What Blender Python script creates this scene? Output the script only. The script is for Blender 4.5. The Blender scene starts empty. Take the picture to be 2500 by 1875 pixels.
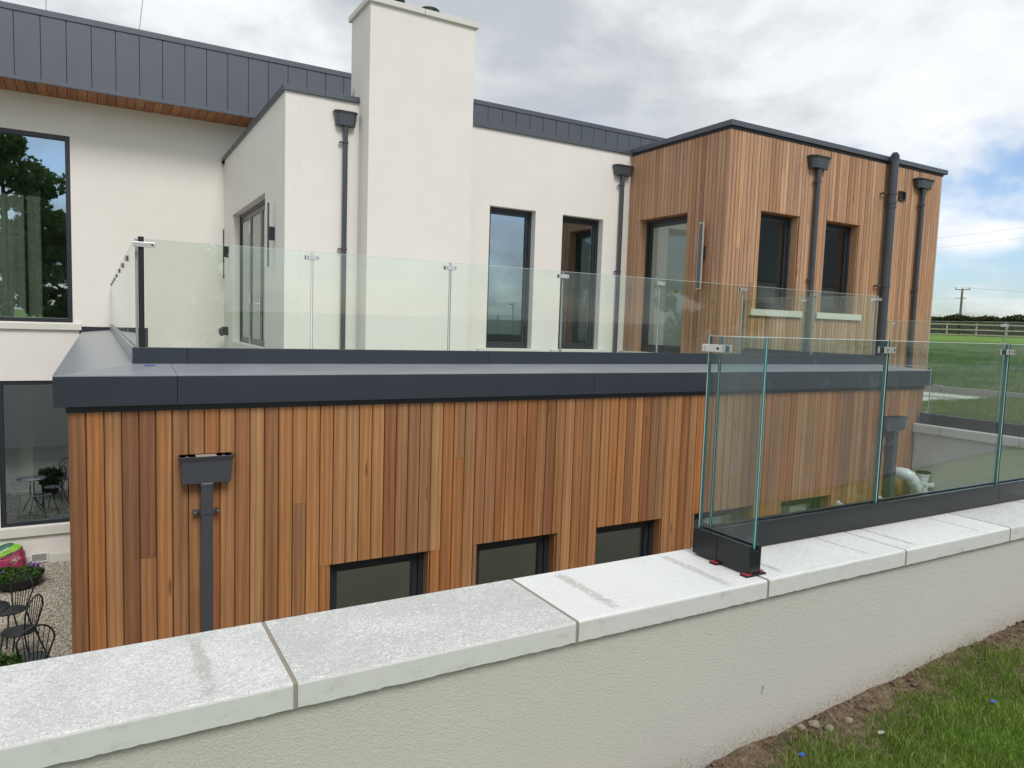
import bpy, bmesh, math, random
import numpy as np
from mathutils import Vector, Matrix, noise as mnoise
random.seed(7); rng = np.random.default_rng(7)
D = bpy.data; C = bpy.context.scene.collection; SC = bpy.context.scene

# ------------------------------------------------------------------ camera
def cam_axes(yaw, pitch, roll):
    cy, sy = math.cos(yaw), math.sin(yaw)
    right = Vector((cy, -sy, 0)); fwd = Vector((sy, cy, 0)); down = Vector((0, 0, -1))
    cp, sp = math.cos(pitch), math.sin(pitch)
    f2 = fwd*cp + down*sp; d2 = down*cp - fwd*sp
    cr, sr = math.cos(roll), math.sin(roll)
    return right*cr + d2*sr, d2*cr - right*sr, f2
r3, d3, f3 = cam_axes(0.524820681, 0.0831915103, -0.0328983714)
cam = D.cameras.new('camera'); camo = D.objects.new('camera', cam); C.objects.link(camo)
camo.matrix_world = Matrix(((r3.x, -d3.x, -f3.x, 0), (r3.y, -d3.y, -f3.y, 0), (r3.z, -d3.z, -f3.z, 0), (0, 0, 0, 1)))
cam.sensor_width = 36; cam.lens = 1756.88/2500*36; cam.clip_start = 0.05; cam.clip_end = 4000
SC.camera = camo
SC.render.resolution_x, SC.render.resolution_y = 1024, 768

# ------------------------------------------------------------------ light and exposure
SUN_EL, SUN_AZ = math.radians(46), math.radians(182)      # azimuth clockwise from +Y
SC.view_settings.view_transform = 'Standard'; SC.view_settings.look = 'None'
SC.view_settings.exposure = 0.46; SC.view_settings.gamma = 1; SC.view_settings.use_curve_mapping = False
SC.cycles.transparent_max_bounces = 32; SC.cycles.max_bounces = 10
SC.cycles.sample_clamp_indirect = 6
sun = D.lights.new('sun', 'SUN'); sun.energy = 1.5; sun.angle = math.radians(22); sun.color = (1, .97, .92)
suno = D.objects.new('sun', sun); C.objects.link(suno)
sd = Vector((math.sin(SUN_AZ)*math.cos(SUN_EL), math.cos(SUN_AZ)*math.cos(SUN_EL), math.sin(SUN_EL)))
suno.rotation_euler = sd.to_track_quat('Z', 'Y').to_euler()

world = D.worlds.new('World'); SC.world = world; world.use_nodes = True

class NT:
    def __init__(s, nt): s.nt = nt; s.nodes = nt.nodes; nt.nodes.clear()
    def n(s, t, **kw):
        x = s.nodes.new(t)
        ins = kw.pop('i', {})
        for k, v in kw.items(): setattr(x, k, v)
        for k, v in ins.items(): s.set(x, k, v)
        return x
    def set(s, x, k, v):
        sock = x.inputs[k]
        if hasattr(v, 'is_output'): s.nt.links.new(v, sock)
        elif hasattr(v, 'outputs'): s.nt.links.new(v.outputs[0], sock)
        else:
            if sock.type == 'RGBA' and hasattr(v, '__len__') and len(v) == 3: v = (*v, 1)
            sock.default_value = v
    def math(s, op, a, b=None, c=None, clamp=False):
        x = s.n('ShaderNodeMath', operation=op, use_clamp=clamp); s.set(x, 0, a)
        if b is not None: s.set(x, 1, b)
        if c is not None: s.set(x, 2, c)
        return x.outputs[0]
    def vmath(s, op, a, b=None, scale=None):
        x = s.n('ShaderNodeVectorMath', operation=op); s.set(x, 0, a)
        if b is not None: s.set(x, 1, b)
        if scale is not None: s.set(x, 'Scale', scale)
        return x.outputs[0]
    def noise(s, vec, scale=5, detail=4, rough=.55, dist=0, out='Fac'):
        x = s.n('ShaderNodeTexNoise', i={'Vector': vec, 'Scale': scale, 'Detail': detail, 'Roughness': rough, 'Distortion': dist})
        return x.outputs[out]
    def ramp(s, fac, stops, interp='LINEAR'):
        x = s.n('ShaderNodeValToRGB'); x.color_ramp.interpolation = interp; e = x.color_ramp.elements
        while len(e) < len(stops): e.new(.5)
        for el, (p, c) in zip(e, stops):
            el.position = p; el.color = (c, c, c, 1) if not hasattr(c, '__len__') else (*c, 1)
        s.set(x, 0, fac); return x.outputs[0]
    def mix(s, fac, a, b, blend='MIX'):
        x = s.n('ShaderNodeMix', data_type='RGBA', blend_type=blend)
        s.set(x, 0, fac); s.set(x, 6, a); s.set(x, 7, b); return x.outputs[2]
    def smooth(s, v, lo, hi):
        x = s.n('ShaderNodeMapRange', interpolation_type='SMOOTHSTEP'); s.set(x, 0, v)
        x.inputs[1].default_value = lo; x.inputs[2].default_value = hi; return x.outputs[0]
    def scale(s, vec, sx, sy, sz):
        x = s.n('ShaderNodeMapping'); s.set(x, 0, vec); x.inputs['Scale'].default_value = (sx, sy, sz); return x.outputs[0]
    def bump(s, h, strength=.3, dist=.01):
        x = s.n('ShaderNodeBump', i={'Height': h, 'Strength': strength, 'Distance': dist}); return x.outputs[0]

w = NT(world.node_tree)
geo = w.n('ShaderNodeTexCoord').outputs['Generated']
sky = w.n('ShaderNodeTexSky', sky_type='NISHITA', sun_disc=False, sun_elevation=SUN_EL, sun_rotation=SUN_AZ, air_density=1.0, dust_density=1.2, ozone_density=1.5)
nrm = w.vmath('NORMALIZE', geo)
sep = w.n('ShaderNodeSeparateXYZ'); w.set(sep, 0, nrm)
z = sep.outputs[2]
# cloud deck: gaps low down, closed above
zc = w.math('MAXIMUM', z, 0.0)
den = w.math('ADD', zc, 0.28)
plane = w.n('ShaderNodeCombineXYZ')
w.set(plane, 0, w.math('DIVIDE', sep.outputs[0], den)); w.set(plane, 1, w.math('DIVIDE', sep.outputs[1], den))
big = w.noise(plane, 1.15, 5, .55, .4)
puff = w.noise(w.scale(nrm, 1, 1, 1.7), 7.5, 7, .56, .15)
cover = w.math('ADD', w.math('MULTIPLY', big, .9), w.math('MULTIPLY', puff, .5))
cover = w.math('ADD', cover, w.math('MULTIPLY', w.smooth(zc, .16, .34), .42))
low = w.math('MULTIPLY', w.smooth(zc, .14, .0), .10)
cover = w.math('ADD', cover, low)
mask = w.smooth(cover, .64, .86)
dens = w.noise(w.scale(nrm, 1, 1, 1.9), 3.1, 8, .57, .2)
thick = w.math('ADD', w.math('MULTIPLY', dens, .75), w.math('MULTIPLY', w.noise(w.vmath('ADD', nrm, (3.1, 1.7, 0)), 1.7, 3, .5), .5))
ccol = w.ramp(thick, [(.46, (7.5, 7.6, 7.7)), (.55, (6.7, 6.9, 7.1)), (.62, (5.3, 5.55, 5.8)), (.71, (4.0, 4.3, 4.6))])
skyc = w.mix(1.0, sky.outputs[0], (1.06, 1.14, 1.27), 'MULTIPLY')
tot = w.mix(mask, skyc, ccol)
bg = w.n('ShaderNodeBackground', i={'Color': tot, 'Strength': .1})
w.n('ShaderNodeOutputWorld', i={'Surface': bg})

# ------------------------------------------------------------------ materials
MATS = {}
def mat(name):
    m = D.materials.new(name); m.use_nodes = True; MATS[name] = m
    return m, NT(m.node_tree)
def principled(t, **kw):
    p = t.n('ShaderNodeBsdfPrincipled', i=kw); t.n('ShaderNodeOutputMaterial', i={'Surface': p}); return p
def objc(t): return t.n('ShaderNodeTexCoord').outputs['Object']
def posn(t): return t.n('ShaderNodeNewGeometry').outputs['Position']
def simple(name, col, rough=.5, metal=0, var=.12, bump=0, bscale=60, spec=.5):
    m, t = mat(name); p = posn(t)
    n1 = t.noise(p, 3.3, 5); n2 = t.noise(p, 40, 3)
    f = t.math('ADD', 1-var, t.math('MULTIPLY', t.math('ADD', n1, t.math('MULTIPLY', n2, .5)), var*1.33))
    c = t.vmath('SCALE', (*col,), scale=f)
    kw = {'Base Color': c, 'Roughness': t.math('ADD', rough-.06, t.math('MULTIPLY', n1, .12)), 'Metallic': metal, 'Specular IOR Level': spec}
    if bump: kw['Normal'] = t.bump(t.noise(p, bscale, 4), bump, .004)
    principled(t, **kw); return m

def wood(name, cols, dark=.55, rough=.6):
    m, t = mat(name); oc = objc(t); rnd = t.n('ShaderNodeObjectInfo').outputs['Random']
    off = t.n('ShaderNodeCombineXYZ'); t.set(off, 0, t.math('MULTIPLY', rnd, 37.)); t.set(off, 1, t.math('MULTIPLY', rnd, 71.)); t.set(off, 2, t.math('MULTIPLY', rnd, 113.))
    v = t.vmath('ADD', oc, off)
    fibre = t.noise(t.scale(v, 90, 90, 1.6), 1.6, 5, .6)
    broad = t.noise(t.scale(v, 7, 7, .8), 1, 3, .5, .6)
    wv = t.n('ShaderNodeTexWave', wave_type='RINGS', rings_direction='Z', i={'Vector': t.scale(t.vmath('ADD', v, (.013, .07, .3)), 26, 26, .75), 'Scale': .55, 'Distortion': 5.5, 'Detail': 3, 'Detail Scale': .8})
    base = t.ramp(rnd, [(i/(len(cols)-1), c) for i, c in enumerate(cols)])
    kn = t.n('ShaderNodeTexVoronoi', i={'Vector': t.scale(v, 7, 7, 1.05), 'Scale': 1.0})
    knot = t.math('MULTIPLY', t.smooth(kn.outputs['Distance'], .10, .02), .8)
    f = t.math('ADD', .68, t.math('MULTIPLY', t.smooth(fibre, .22, .78), .34)); f = t.math('ADD', f, t.math('MULTIPLY', t.math('SUBTRACT', broad, .5), .62))
    f = t.math('MULTIPLY', f, t.math('SUBTRACT', 1.06, t.math('MULTIPLY', wv.outputs['Fac'], .26)))
    c = t.vmath('SCALE', base, scale=f)
    c = t.mix(knot, c, (.09, .035, .015))
    principled(t, **{'Base Color': c, 'Roughness': t.math('ADD', rough-.1, t.math('MULTIPLY', fibre, .2)), 'Specular IOR Level': .35,
        'Normal': t.bump(fibre, .25, .0015)})
    return m

def render_mat(name, col, bscale, bstr, bdist, var=.05, splash=False):
    m, t = mat(name); p = posn(t)
    n1 = t.noise(p, .7, 5, .6); n2 = t.noise(p, bscale, 4, .62, .6); n3 = t.noise(p, bscale*.33, 3, .6, 1.2)
    h = t.math('ADD', n2, t.math('MULTIPLY', n3, .6))
    streak = t.noise(p, 2.6, 5, .6)
    f = t.math('ADD', 1-var*1.6, t.math('MULTIPLY', t.math('ADD', n1, streak), var)); f = t.math('ADD', f, t.math('MULTIPLY', t.math('SUBTRACT', n2, .5), .18))
    specks = t.smooth(t.noise(p, 9, 2, .5), .76, .80)
    c = t.vmath('SCALE', (*col,), scale=f); c = t.mix(t.math('MULTIPLY', specks, .12), c, (.3, .26, .2))
    if splash:                                  # soil splashed up from the bed at the wall foot, and a few dark knocks
        s = t.n('ShaderNodeSeparateXYZ'); t.set(s, 0, p)
        gz = t.math('SUBTRACT', s.outputs[2], t.math('ADD', -1.71, t.math('MULTIPLY', s.outputs[0], .063)))
        e = t.math('ADD', gz, t.math('MULTIPLY', t.math('SUBTRACT', t.noise(p, 5, 6, .7), .5), .16))
        sp_ = t.math('MULTIPLY', t.smooth(e, .085, .0), t.smooth(t.noise(p, 60, 4, .75), .42, .62))
        sp_ = t.math('ADD', t.math('MULTIPLY', sp_, .45), t.math('MULTIPLY', t.smooth(gz, .16, 0), .12))
        sp_ = t.math('MULTIPLY', sp_, t.smooth(gz, -.12, -.05))
        c = t.mix(sp_, c, (.22, .165, .11))
        kn = t.math('MULTIPLY', t.smooth(t.noise(t.scale(p, 1, 1, .6), 17, 2, .4), .775, .80), t.smooth(gz, .5, .05))
        c = t.mix(t.math('MULTIPLY', kn, .7), c, (.07, .065, .05))
    principled(t, **{'Base Color': c, 'Roughness': .92, 'Specular IOR Level': .2, 'Normal': t.bump(h, bstr, bdist)})
    return m

M = {}
M['render'] = render_mat('cream_render', (.81, .775, .725), 150, .5, .0035, .08)
M['render_near'] = render_mat('grey_render', (.60, .578, .533), 175, .85, .0045, .08, True)
M['render_yard'] = render_mat('yard_render', (.72, .70, .64), 140, .8, .004, .08)
M['zinc'] = simple('grey_zinc', (.098, .107, .128), .40, .3, .12, .22, 3.5)
M['fascia'] = simple('dark_fascia', (.038, .046, .060), .36, .2, .16, .2, 3.0)
M['ledge'] = simple('ledge_metal', (.27, .285, .31), .30, 0, .28, .25, 3.0)
M['frame'] = simple('anthracite_frame', (.022, .026, .033), .35, 0, .08)
M['black'] = simple('black_anodised', (.020, .022, .026), .24, .35, .25)
M['slot'] = simple('slot_black', (.006, .006, .008), .6, 0, .1)
M['pipe'] = simple('grey_pipe', (.058, .064, .075), .30, 0, .10)
M['steel'] = simple('brushed_steel', (.80, .78, .75), .36, 1, .06)
M['cast'] = simple('cast_stone', (.66, .64, .58), .85, 0, .10, .3, 90)
M['mortar'] = simple('mortar', (.30, .27, .22), .95, 0, .25, .6, 200)
M['concrete'] = simple('concrete', (.42, .41, .38), .9, 0, .18, .4, 60)
M['room'] = simple('room_plaster', (.52, .53, .49), .9, 0, .04)
M['roomdark'] = simple('room_dark', (.55, .56, .52), .9, 0, .05)
M['roomfloor'] = simple('room_floor', (.30, .27, .22), .55, 0, .15)
M['backing'] = simple('dark_batten', (.085, .042, .02), .9, 0, .2)
M['white'] = simple('white_plastic', (.78, .79, .80), .35, 0, .03)
M['pvc'] = simple('white_pvc', (.72, .74, .75), .28, 0, .05)
M['red'] = simple('red_shim', (.42, .035, .055), .45, 0, .1)
M['rubber'] = simple('rubber', (.012, .012, .013), .7, 0, .1)
M['iron'] = simple('black_iron', (.018, .018, .021), .45, .3, .15)
M['fence'] = simple('fence_timber', (.42, .33, .21), .85, 0, .25)
M['bark'] = simple('bark', (.07, .055, .042), .95, 0, .4, .8, 40)
M['pole'] = simple('pole_timber', (.16, .14, .125), .9, 0, .2)
M['wire'] = simple('wire', (.38, .39, .40), .6, 0, .05)
M['slate'] = simple('slate', (.035, .036, .050), .5, 0, .3)
M['blue'] = simple('blue_plastic', (.02, .12, .48), .4, 0, .1)
M['stone'] = simple('stone', (.30, .25, .19), .9, 0, .35, .5, 60)
M['soil'] = simple('soil', (.16, .115, .08), .98, 0, .4, .8, 90)
M['curtain'] = simple('curtain', (.62, .64, .57), .9, 0, .06)
M['tan'] = simple('tan_fabric', (.42, .34, .24), .9, 0, .1)
M['bluecloth'] = simple('blue_cloth', (.04, .10, .17), .9, 0, .1)
M['brass'] = simple('brass', (.65, .45, .15), .3, 1, .05)
M['door'] = simple('door_grey', (.16, .16, .165), .45, 0, .06)
M['flag'] = simple('paving_flag', (.60, .60, .55), .9, 0, .08, .2, 60)
M['lamp'] = simple('lamp_diffuser', (.11, .12, .125), .35, 0, .05)
M['lampframe'] = simple('lamp_aluminium', (.52, .48, .44), .4, .3, .05)
M['low_wood'] = wood('cedar_lower', [(.45, .19, .068), (.29, .122, .050), (.52, .28, .125), (.39, .155, .052), (.25, .112, .055), (.53, .24, .086), (.36, .195, .098), (.44, .175, .056), (.50, .245, .10), (.32, .155, .075)])
M['up_wood'] = wood('cedar_upper', [(.56, .315, .185), (.44, .225, .125), (.64, .40, .255), (.38, .20, .12), (.60, .33, .18), (.50, .285, .18), (.66, .385, .225), (.47, .265, .175)])
M['soffit_wood'] = wood('cedar_soffit', [(.42, .18, .075), (.30, .12, .05), (.48, .22, .09), (.35, .15, .07)])

def glass_mat(name, tint, refl_tint=(1, 1, 1), base=0.0, ior=1.5, dust=0.0, haze=0):
    m, t = mat(name)
    tr = t.n('ShaderNodeBsdfTransparent', i={'Color': tint})
    gl = t.n('ShaderNodeBsdfGlossy', i={'Color': refl_tint, 'Roughness': .0})
    bf = t.n('ShaderNodeNewGeometry').outputs['Backfacing']
    fr = t.n('ShaderNodeFresnel', i={'IOR': t.math('ADD', ior, t.math('MULTIPLY', bf, 1/ior-ior))})   # thin sheet: same reflection on both faces
    fac = t.math('ADD', fr, base, clamp=True)
    mx = t.n('ShaderNodeMixShader', i={0: fac, 1: tr, 2: gl})
    if dust:
        p = posn(t)
        d = t.math('ADD', t.math('MULTIPLY', t.smooth(t.noise(p, 5.5, 5, .6, 1.0), .55, .78), 1.0), t.math('MULTIPLY', t.smooth(t.noise(t.scale(p, 26, 26, 9), 1, 4, .7), .60, .72), 1.5))
        d = t.math('ADD', t.math('MULTIPLY', d, dust), dust*.12)
        df = t.n('ShaderNodeBsdfDiffuse', i={'Color': (.62, .74, .80)})
        mx = t.n('ShaderNodeMixShader', i={0: d, 1: mx, 2: df})
    t.n('ShaderNodeOutputMaterial', i={'Surface': mx}); return m
M['glass'] = glass_mat('balustrade_glass', (.93, .972, .945), base=0.01, ior=1.46)
M['glass_near'] = glass_mat('near_glass', (.87, .93, .938), base=0.010, ior=1.46, dust=.045)
M['pane'] = glass_mat('window_glass', (.80, .84, .80), (.74, .88, 1), .26, 1.5)
M['pane_low'] = glass_mat('low_window_glass', (.84, .88, .84), (.82, .95, .92), .33, 1.5)
M['pane_dark'] = glass_mat('tinted_window_glass', (.74, .78, .74), (.85, .93, 1), .10, 1.5)
m, t = mat('glass_edge'); principled(t, **{'Base Color': (.012, .16, .165), 'Roughness': .12, 'Specular IOR Level': .6}); M['edge'] = m
m, t = mat('glass_edge_pale'); principled(t, **{'Base Color': (.30, .38, .36), 'Roughness': .15, 'Specular IOR Level': .6}); M['edge_pale'] = m
m, t = mat('glass_arris'); principled(t, **{'Base Color': (.62, .70, .68), 'Roughness': .25}); M['arris'] = m

# coping stone: white cast stone, damp mottling and spacer marks
def coping_mat(name, mott, strips):
    m, t = mat(name); oc = objc(t); p = posn(t)
    s = t.n('ShaderNodeSeparateXYZ'); t.set(s, 0, oc)
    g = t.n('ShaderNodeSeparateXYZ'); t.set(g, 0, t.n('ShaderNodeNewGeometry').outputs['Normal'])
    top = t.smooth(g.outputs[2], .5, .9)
    fine = t.noise(t.scale(p, 1, 1.25, 1), 78, 5, .66, 2.2)
    patch = t.noise(p, 3.4, 4, .6, .5)
    th = t.math('ADD', fine, t.math('MULTIPLY', t.math('SUBTRACT', patch, .5), .22))
    mk = t.smooth(th, .55-.12*mott, .64-.10*mott)
    mk = t.math('MULTIPLY', t.math('MULTIPLY', mk, top), .31+.44*mott)
    pits = t.math('MULTIPLY', t.smooth(t.noise(p, 150, 2, .5), .70, .77), .5)
    grime = t.math('MULTIPLY', t.smooth(t.noise(t.scale(p, 1, 1, 2), 9, 7, .75), .50, .74), .45)
    c = t.mix(mk, (.735, .74, .725), (.43, .435, .415))
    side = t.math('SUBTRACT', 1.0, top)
    c = t.mix(t.math('MULTIPLY', side, .75), c, (.53, .535, .515))  # upright faces painted greyer than the top, strengthening their shade
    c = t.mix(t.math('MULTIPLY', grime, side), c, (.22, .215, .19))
    c = t.mix(t.math('MULTIPLY', pits, .6), c, (.22, .215, .2))
    wob = t.math('MULTIPLY', t.math('SUBTRACT', t.noise(p, 30, 4, .7), .5), .05)
    for x0, hw, st in strips:
        dd = t.math('ABSOLUTE', t.math('ADD', t.math('SUBTRACT', s.outputs[0], x0), wob))
        a = t.smooth(dd, hw*1.25, hw*.35)
        ya = t.smooth(t.math('ABSOLUTE', t.math('ADD', s.outputs[1], wob)), .19, .15)
        a = t.math('MULTIPLY', t.math('MULTIPLY', a, ya), t.math('MULTIPLY', top, t.smooth(t.noise(p, 55, 4, .7), .30, .52)))
        c = t.mix(t.math('MULTIPLY', a, st*.72), c, (.38, .365, .33))
    h = t.math('SUBTRACT', t.math('MULTIPLY', fine, .5), pits)
    principled(t, **{'Base Color': c, 'Roughness': t.math('SUBTRACT', .78, t.math('MULTIPLY', mk, .30)), 'Normal': t.bump(h, .35, .0025)})
    return m
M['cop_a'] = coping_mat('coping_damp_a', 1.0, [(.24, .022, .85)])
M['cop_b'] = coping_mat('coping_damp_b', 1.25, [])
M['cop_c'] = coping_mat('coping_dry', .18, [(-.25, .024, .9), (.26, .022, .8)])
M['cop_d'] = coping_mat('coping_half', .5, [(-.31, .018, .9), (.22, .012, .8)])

# ground
m, t = mat('lawn_ground'); p = posn(t); s = t.n('ShaderNodeSeparateXYZ'); t.set(s, 0, p)
n1 = t.noise(p, .35, 4); n2 = t.noise(p, 9, 5, .65); n3 = t.noise(p, 70, 3)
gc = t.ramp(t.math('ADD', t.math('MULTIPLY', n1, .5), t.math('MULTIPLY', n2, .5)), [(.3, (.09, .175, .025)), (.5, (.145, .25, .038)), (.7, (.22, .31, .06))])
gc = t.vmath('SCALE', gc, scale=t.math('ADD', .6, t.math('MULTIPLY', n3, .8)))
strip = t.smooth(t.math('ADD', s.outputs[1], t.math('MULTIPLY', t.noise(p, 2.2, 5, .65), 1.0)), 1.78, 2.12)
strip = t.math('MULTIPLY', strip, t.smooth(s.outputs[1], 1.9, 1.82))
sc_ = t.ramp(t.noise(p, 22, 6, .7), [(.3, (.075, .052, .034)), (.5, (.17, .122, .085)), (.7, (.30, .23, .165))])
c = t.mix(strip, gc, sc_)
principled(t, **{'Base Color': c, 'Roughness': .97, 'Specular IOR Level': .1, 'Normal': t.bump(t.math('ADD', n3, t.noise(p, 30, 5)), .7, .02)}); M['lawn'] = m

def blade_mat(name, c0, c1, c2):
    m, t = mat(name); a = t.n('ShaderNodeAttribute', attribute_name='tint')
    c = t.ramp(a.outputs['Fac'], [(0, c0), (.55, c1), (1, c2)])
    df = t.n('ShaderNodeBsdfDiffuse', i={'Color': c}); tl = t.n('ShaderNodeBsdfTranslucent', i={'Color': c})
    gl = t.n('ShaderNodeBsdfGlossy', i={'Color': (.3, .3, .3), 'Roughness': .45})
    mx = t.n('ShaderNodeMixShader', i={0: .35, 1: df, 2: tl}); mx = t.n('ShaderNodeMixShader', i={0: .05, 1: mx, 2: gl})
    t.n('ShaderNodeOutputMaterial', i={'Surface': mx}); return m
M['blade'] = blade_mat('grass_blades', (.095, .17, .026), (.20, .315, .052), (.42, .44, .14))
M['leaf'] = blade_mat('leaf', (.06, .11, .03), (.13, .21, .055), (.24, .30, .08))
M['hedge'] = blade_mat('hedge_leaf', (.030, .045, .012), (.060, .085, .020), (.14, .12, .045))
M['plant'] = blade_mat('planter_leaf', (.030, .075, .018), (.07, .14, .03), (.14, .2, .05))
M['petal'] = blade_mat('petal', (.10, .04, .22), (.30, .16, .42), (.55, .30, .50))
M['pebble'] = blade_mat('pebble', (.36, .32, .25), (.76, .70, .60), (.93, .91, .85))
m, t = mat('gravel_bed'); p = posn(t)
v = t.n('ShaderNodeTexVoronoi', i={'Vector': p, 'Scale': 38.})
c = t.ramp(t.math('ADD', t.math('MULTIPLY', v.outputs['Distance'], 1.1), t.math('MULTIPLY', t.noise(p, 60, 2), .3)), [(.15, (.74, .69, .58)), (.5, (.58, .53, .43)), (.8, (.20, .17, .13))])
principled(t, **{'Base Color': c, 'Roughness': .95, 'Normal': t.bump(v.outputs['Distance'], -.8, .02)}); M['gravel'] = m

# compost bag print
m, t = mat('bag_print'); oc = objc(t); s = t.n('ShaderNodeSeparateXYZ'); t.set(s, 0, oc)
x, zz = s.outputs[0], s.outputs[2]
ang = t.math('ADD', zz, t.math('MULTIPLY', x, -.42))
wr = t.noise(t.scale(oc, 4, 4, 14), 1.5, 4, .6, 1.5)
pk = t.ramp(wr, [(.3, (.14, .008, .035)), (.55, (.38, .03, .10)), (.75, (.60, .16, .26))])
c = t.mix(t.smooth(x, -.205, -.215), pk, (.28, .62, .02))
c = t.mix(t.smooth(ang, .055, .06), c, (.25, .55, .03))
c = t.mix(t.smooth(ang, .165, .17), c, (.015, .13, .075))
ell = t.math('ADD', t.math('POWER', t.math('DIVIDE', t.math('ADD', x, .25), .055), 2.), t.math('POWER', t.math('DIVIDE', t.math('SUBTRACT', zz, .16), .028), 2.))
c = t.mix(t.smooth(ell, 1.1, .95), c, (.6, .62, .6))
c = t.mix(t.smooth(zz, -.19, -.2), c, (.02, .16, .10))
principled(t, **{'Base Color': c, 'Roughness': .48, 'Normal': t.bump(wr, .5, .02)}); M['bag'] = m
m, t = mat('ink_black'); principled(t, **{'Base Color': (.01, .012, .01), 'Roughness': .5}); M['ink'] = m

# ------------------------------------------------------------------ mesh helpers
class MB:
    def __init__(s): s.v = []; s.f = []; s.mi = []; s.cur = 0
    def add(s, vs, fs):
        o = len(s.v); s.v += [tuple(a) for a in vs]; s.f += [tuple(i+o for i in f) for f in fs]; s.mi += [s.cur]*len(fs); return s
    def box(s, x0, x1, y0, y1, z0, z1):
        return s.add([(x0, y0, z0), (x1, y0, z0), (x1, y1, z0), (x0, y1, z0), (x0, y0, z1), (x1, y0, z1), (x1, y1, z1), (x0, y1, z1)],
            [(0, 3, 2, 1), (4, 5, 6, 7), (0, 1, 5, 4), (1, 2, 6, 5), (2, 3, 7, 6), (3, 0, 4, 7)])
    def quad(s, a, b, c, d): return s.add([a, b, c, d], [(0, 1, 2, 3)])
    def tube(s, pts, r, n=10, cap=True, closed=False):
        pts = [Vector(p) for p in pts]; rs = r if hasattr(r, '__len__') else [r]*len(pts); vs = []; fs = []
        up = None
        for i, p in enumerate(pts):
            if closed: d = pts[(i+1) % len(pts)] - pts[i-1]
            else: d = pts[min(i+1, len(pts)-1)] - pts[max(i-1, 0)]
            d.normalize()
            if up is None: up = Vector((0, 0, 1)) if abs(d.z) < .9 else Vector((1, 0, 0))
            a = d.cross(up)
            if a.length < 1e-4: a = d.cross(Vector((0, 1, 0)))
            a.normalize(); b = a.cross(d); up = b
            for k in range(n):
                t = 2*math.pi*k/n; vs.append(p + (a*math.cos(t) + b*math.sin(t))*rs[i])
        m = len(pts); rng_ = m if closed else m-1
        for i in range(rng_):
            j = (i+1) % m
            for k in range(n): fs.append((i*n+k, i*n+(k+1) % n, j*n+(k+1) % n, j*n+k))
        if cap and not closed: fs += [tuple(reversed(range(n))), tuple((m-1)*n+k for k in range(n))]
        return s.add(vs, fs)
    def lathe(s, prof, c, n=24, cap=True):
        vs = []; fs = []
        for r, zz in prof:
            for k in range(n):
                t = 2*math.pi*k/n; vs.append((c[0]+r*math.cos(t), c[1]+r*math.sin(t), c[2]+zz))
        for i in range(len(prof)-1):
            for k in range(n): fs.append((i*n+k, i*n+(k+1) % n, (i+1)*n+(k+1) % n, (i+1)*n+k))
        if cap: fs += [tuple(reversed(range(n))), tuple((len(prof)-1)*n+k for k in range(n))]
        return s.add(vs, fs)
    def prism(s, poly, axis, a0, a1):
        """poly of 2D points extruded along axis 'x' (poly=y,z), 'y' (poly=x,z) or 'z' (poly=x,y)."""
        def P(q, a): return {'x': (a, q[0], q[1]), 'y': (q[0], a, q[1]), 'z': (q[0], q[1], a)}[axis]
        n = len(poly); vs = [P(q, a0) for q in poly] + [P(q, a1) for q in poly]
        fs = [(i, (i+1) % n, n+(i+1) % n, n+i) for i in range(n)] + [tuple(reversed(range(n))), tuple(range(n, 2*n))]
        return s.add(vs, fs)
    def mesh(s, name, mats, origin=None, smooth=False):
        v = np.array(s.v, float)
        if origin is None: origin = (v.min(0)+v.max(0))/2
        me = D.meshes.new(name); me.from_pydata((v-np.array(origin)).tolist(), [], s.f)
        for mm in (mats if isinstance(mats, (list, tuple)) else [mats]): me.materials.append(mm)
        if any(s.mi): me.polygons.foreach_set('material_index', s.mi)
        bm = bmesh.new(); bm.from_mesh(me); bmesh.ops.recalc_face_normals(bm, faces=bm.faces); bm.to_mesh(me); bm.free()
        if smooth: 
            me.polygons.foreach_set('use_smooth', [True]*len(me.polygons))
        return me, Vector(origin)
    def build(s, name, mats, parent=None, origin=None, smooth=False, bevel=0, sharp=True):
        me, o = s.mesh(name, mats, origin, smooth)
        ob = D.objects.new(name, me); C.objects.link(ob); place(ob, o, parent)
        if bevel:
            md = ob.modifiers.new('bevel', 'BEVEL'); md.width = bevel; md.segments = 2; md.limit_method = 'ANGLE'; md.angle_limit = math.radians(40)
        if smooth and sharp:
            md = ob.modifiers.new('edge', 'EDGE_SPLIT'); md.split_angle = math.radians(40)
        return ob
def wloc(o):
    p = Vector(o.location)
    while o.parent: o = o.parent; p = p + Vector(o.location)
    return p
def place(ob, o, parent):
    if parent is not None:
        ob.parent = parent; ob.location = Vector(o) - wloc(parent)
    else: ob.location = o
def tag(o, label=None, cat=None, group=None, kind=None):
    if label: o['label'] = label
    if cat: o['category'] = cat
    if group: o['group'] = group
    if kind: o['kind'] = kind
    return o
def thing(name, loc, label, cat, group=None, rz=0):
    o = D.objects.new(name, None); C.objects.link(o); o.location = loc; o.rotation_euler = (0, 0, rz); o.empty_display_size = .2
    return tag(o, label, cat, group)
def subpart(name, loc, parent):
    o = D.objects.new(name, None); C.objects.link(o); place(o, loc, parent); return o
def inst(me, name, o, parent):
    ob = D.objects.new(name, me); C.objects.link(ob); place(ob, o, parent); return ob

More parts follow.
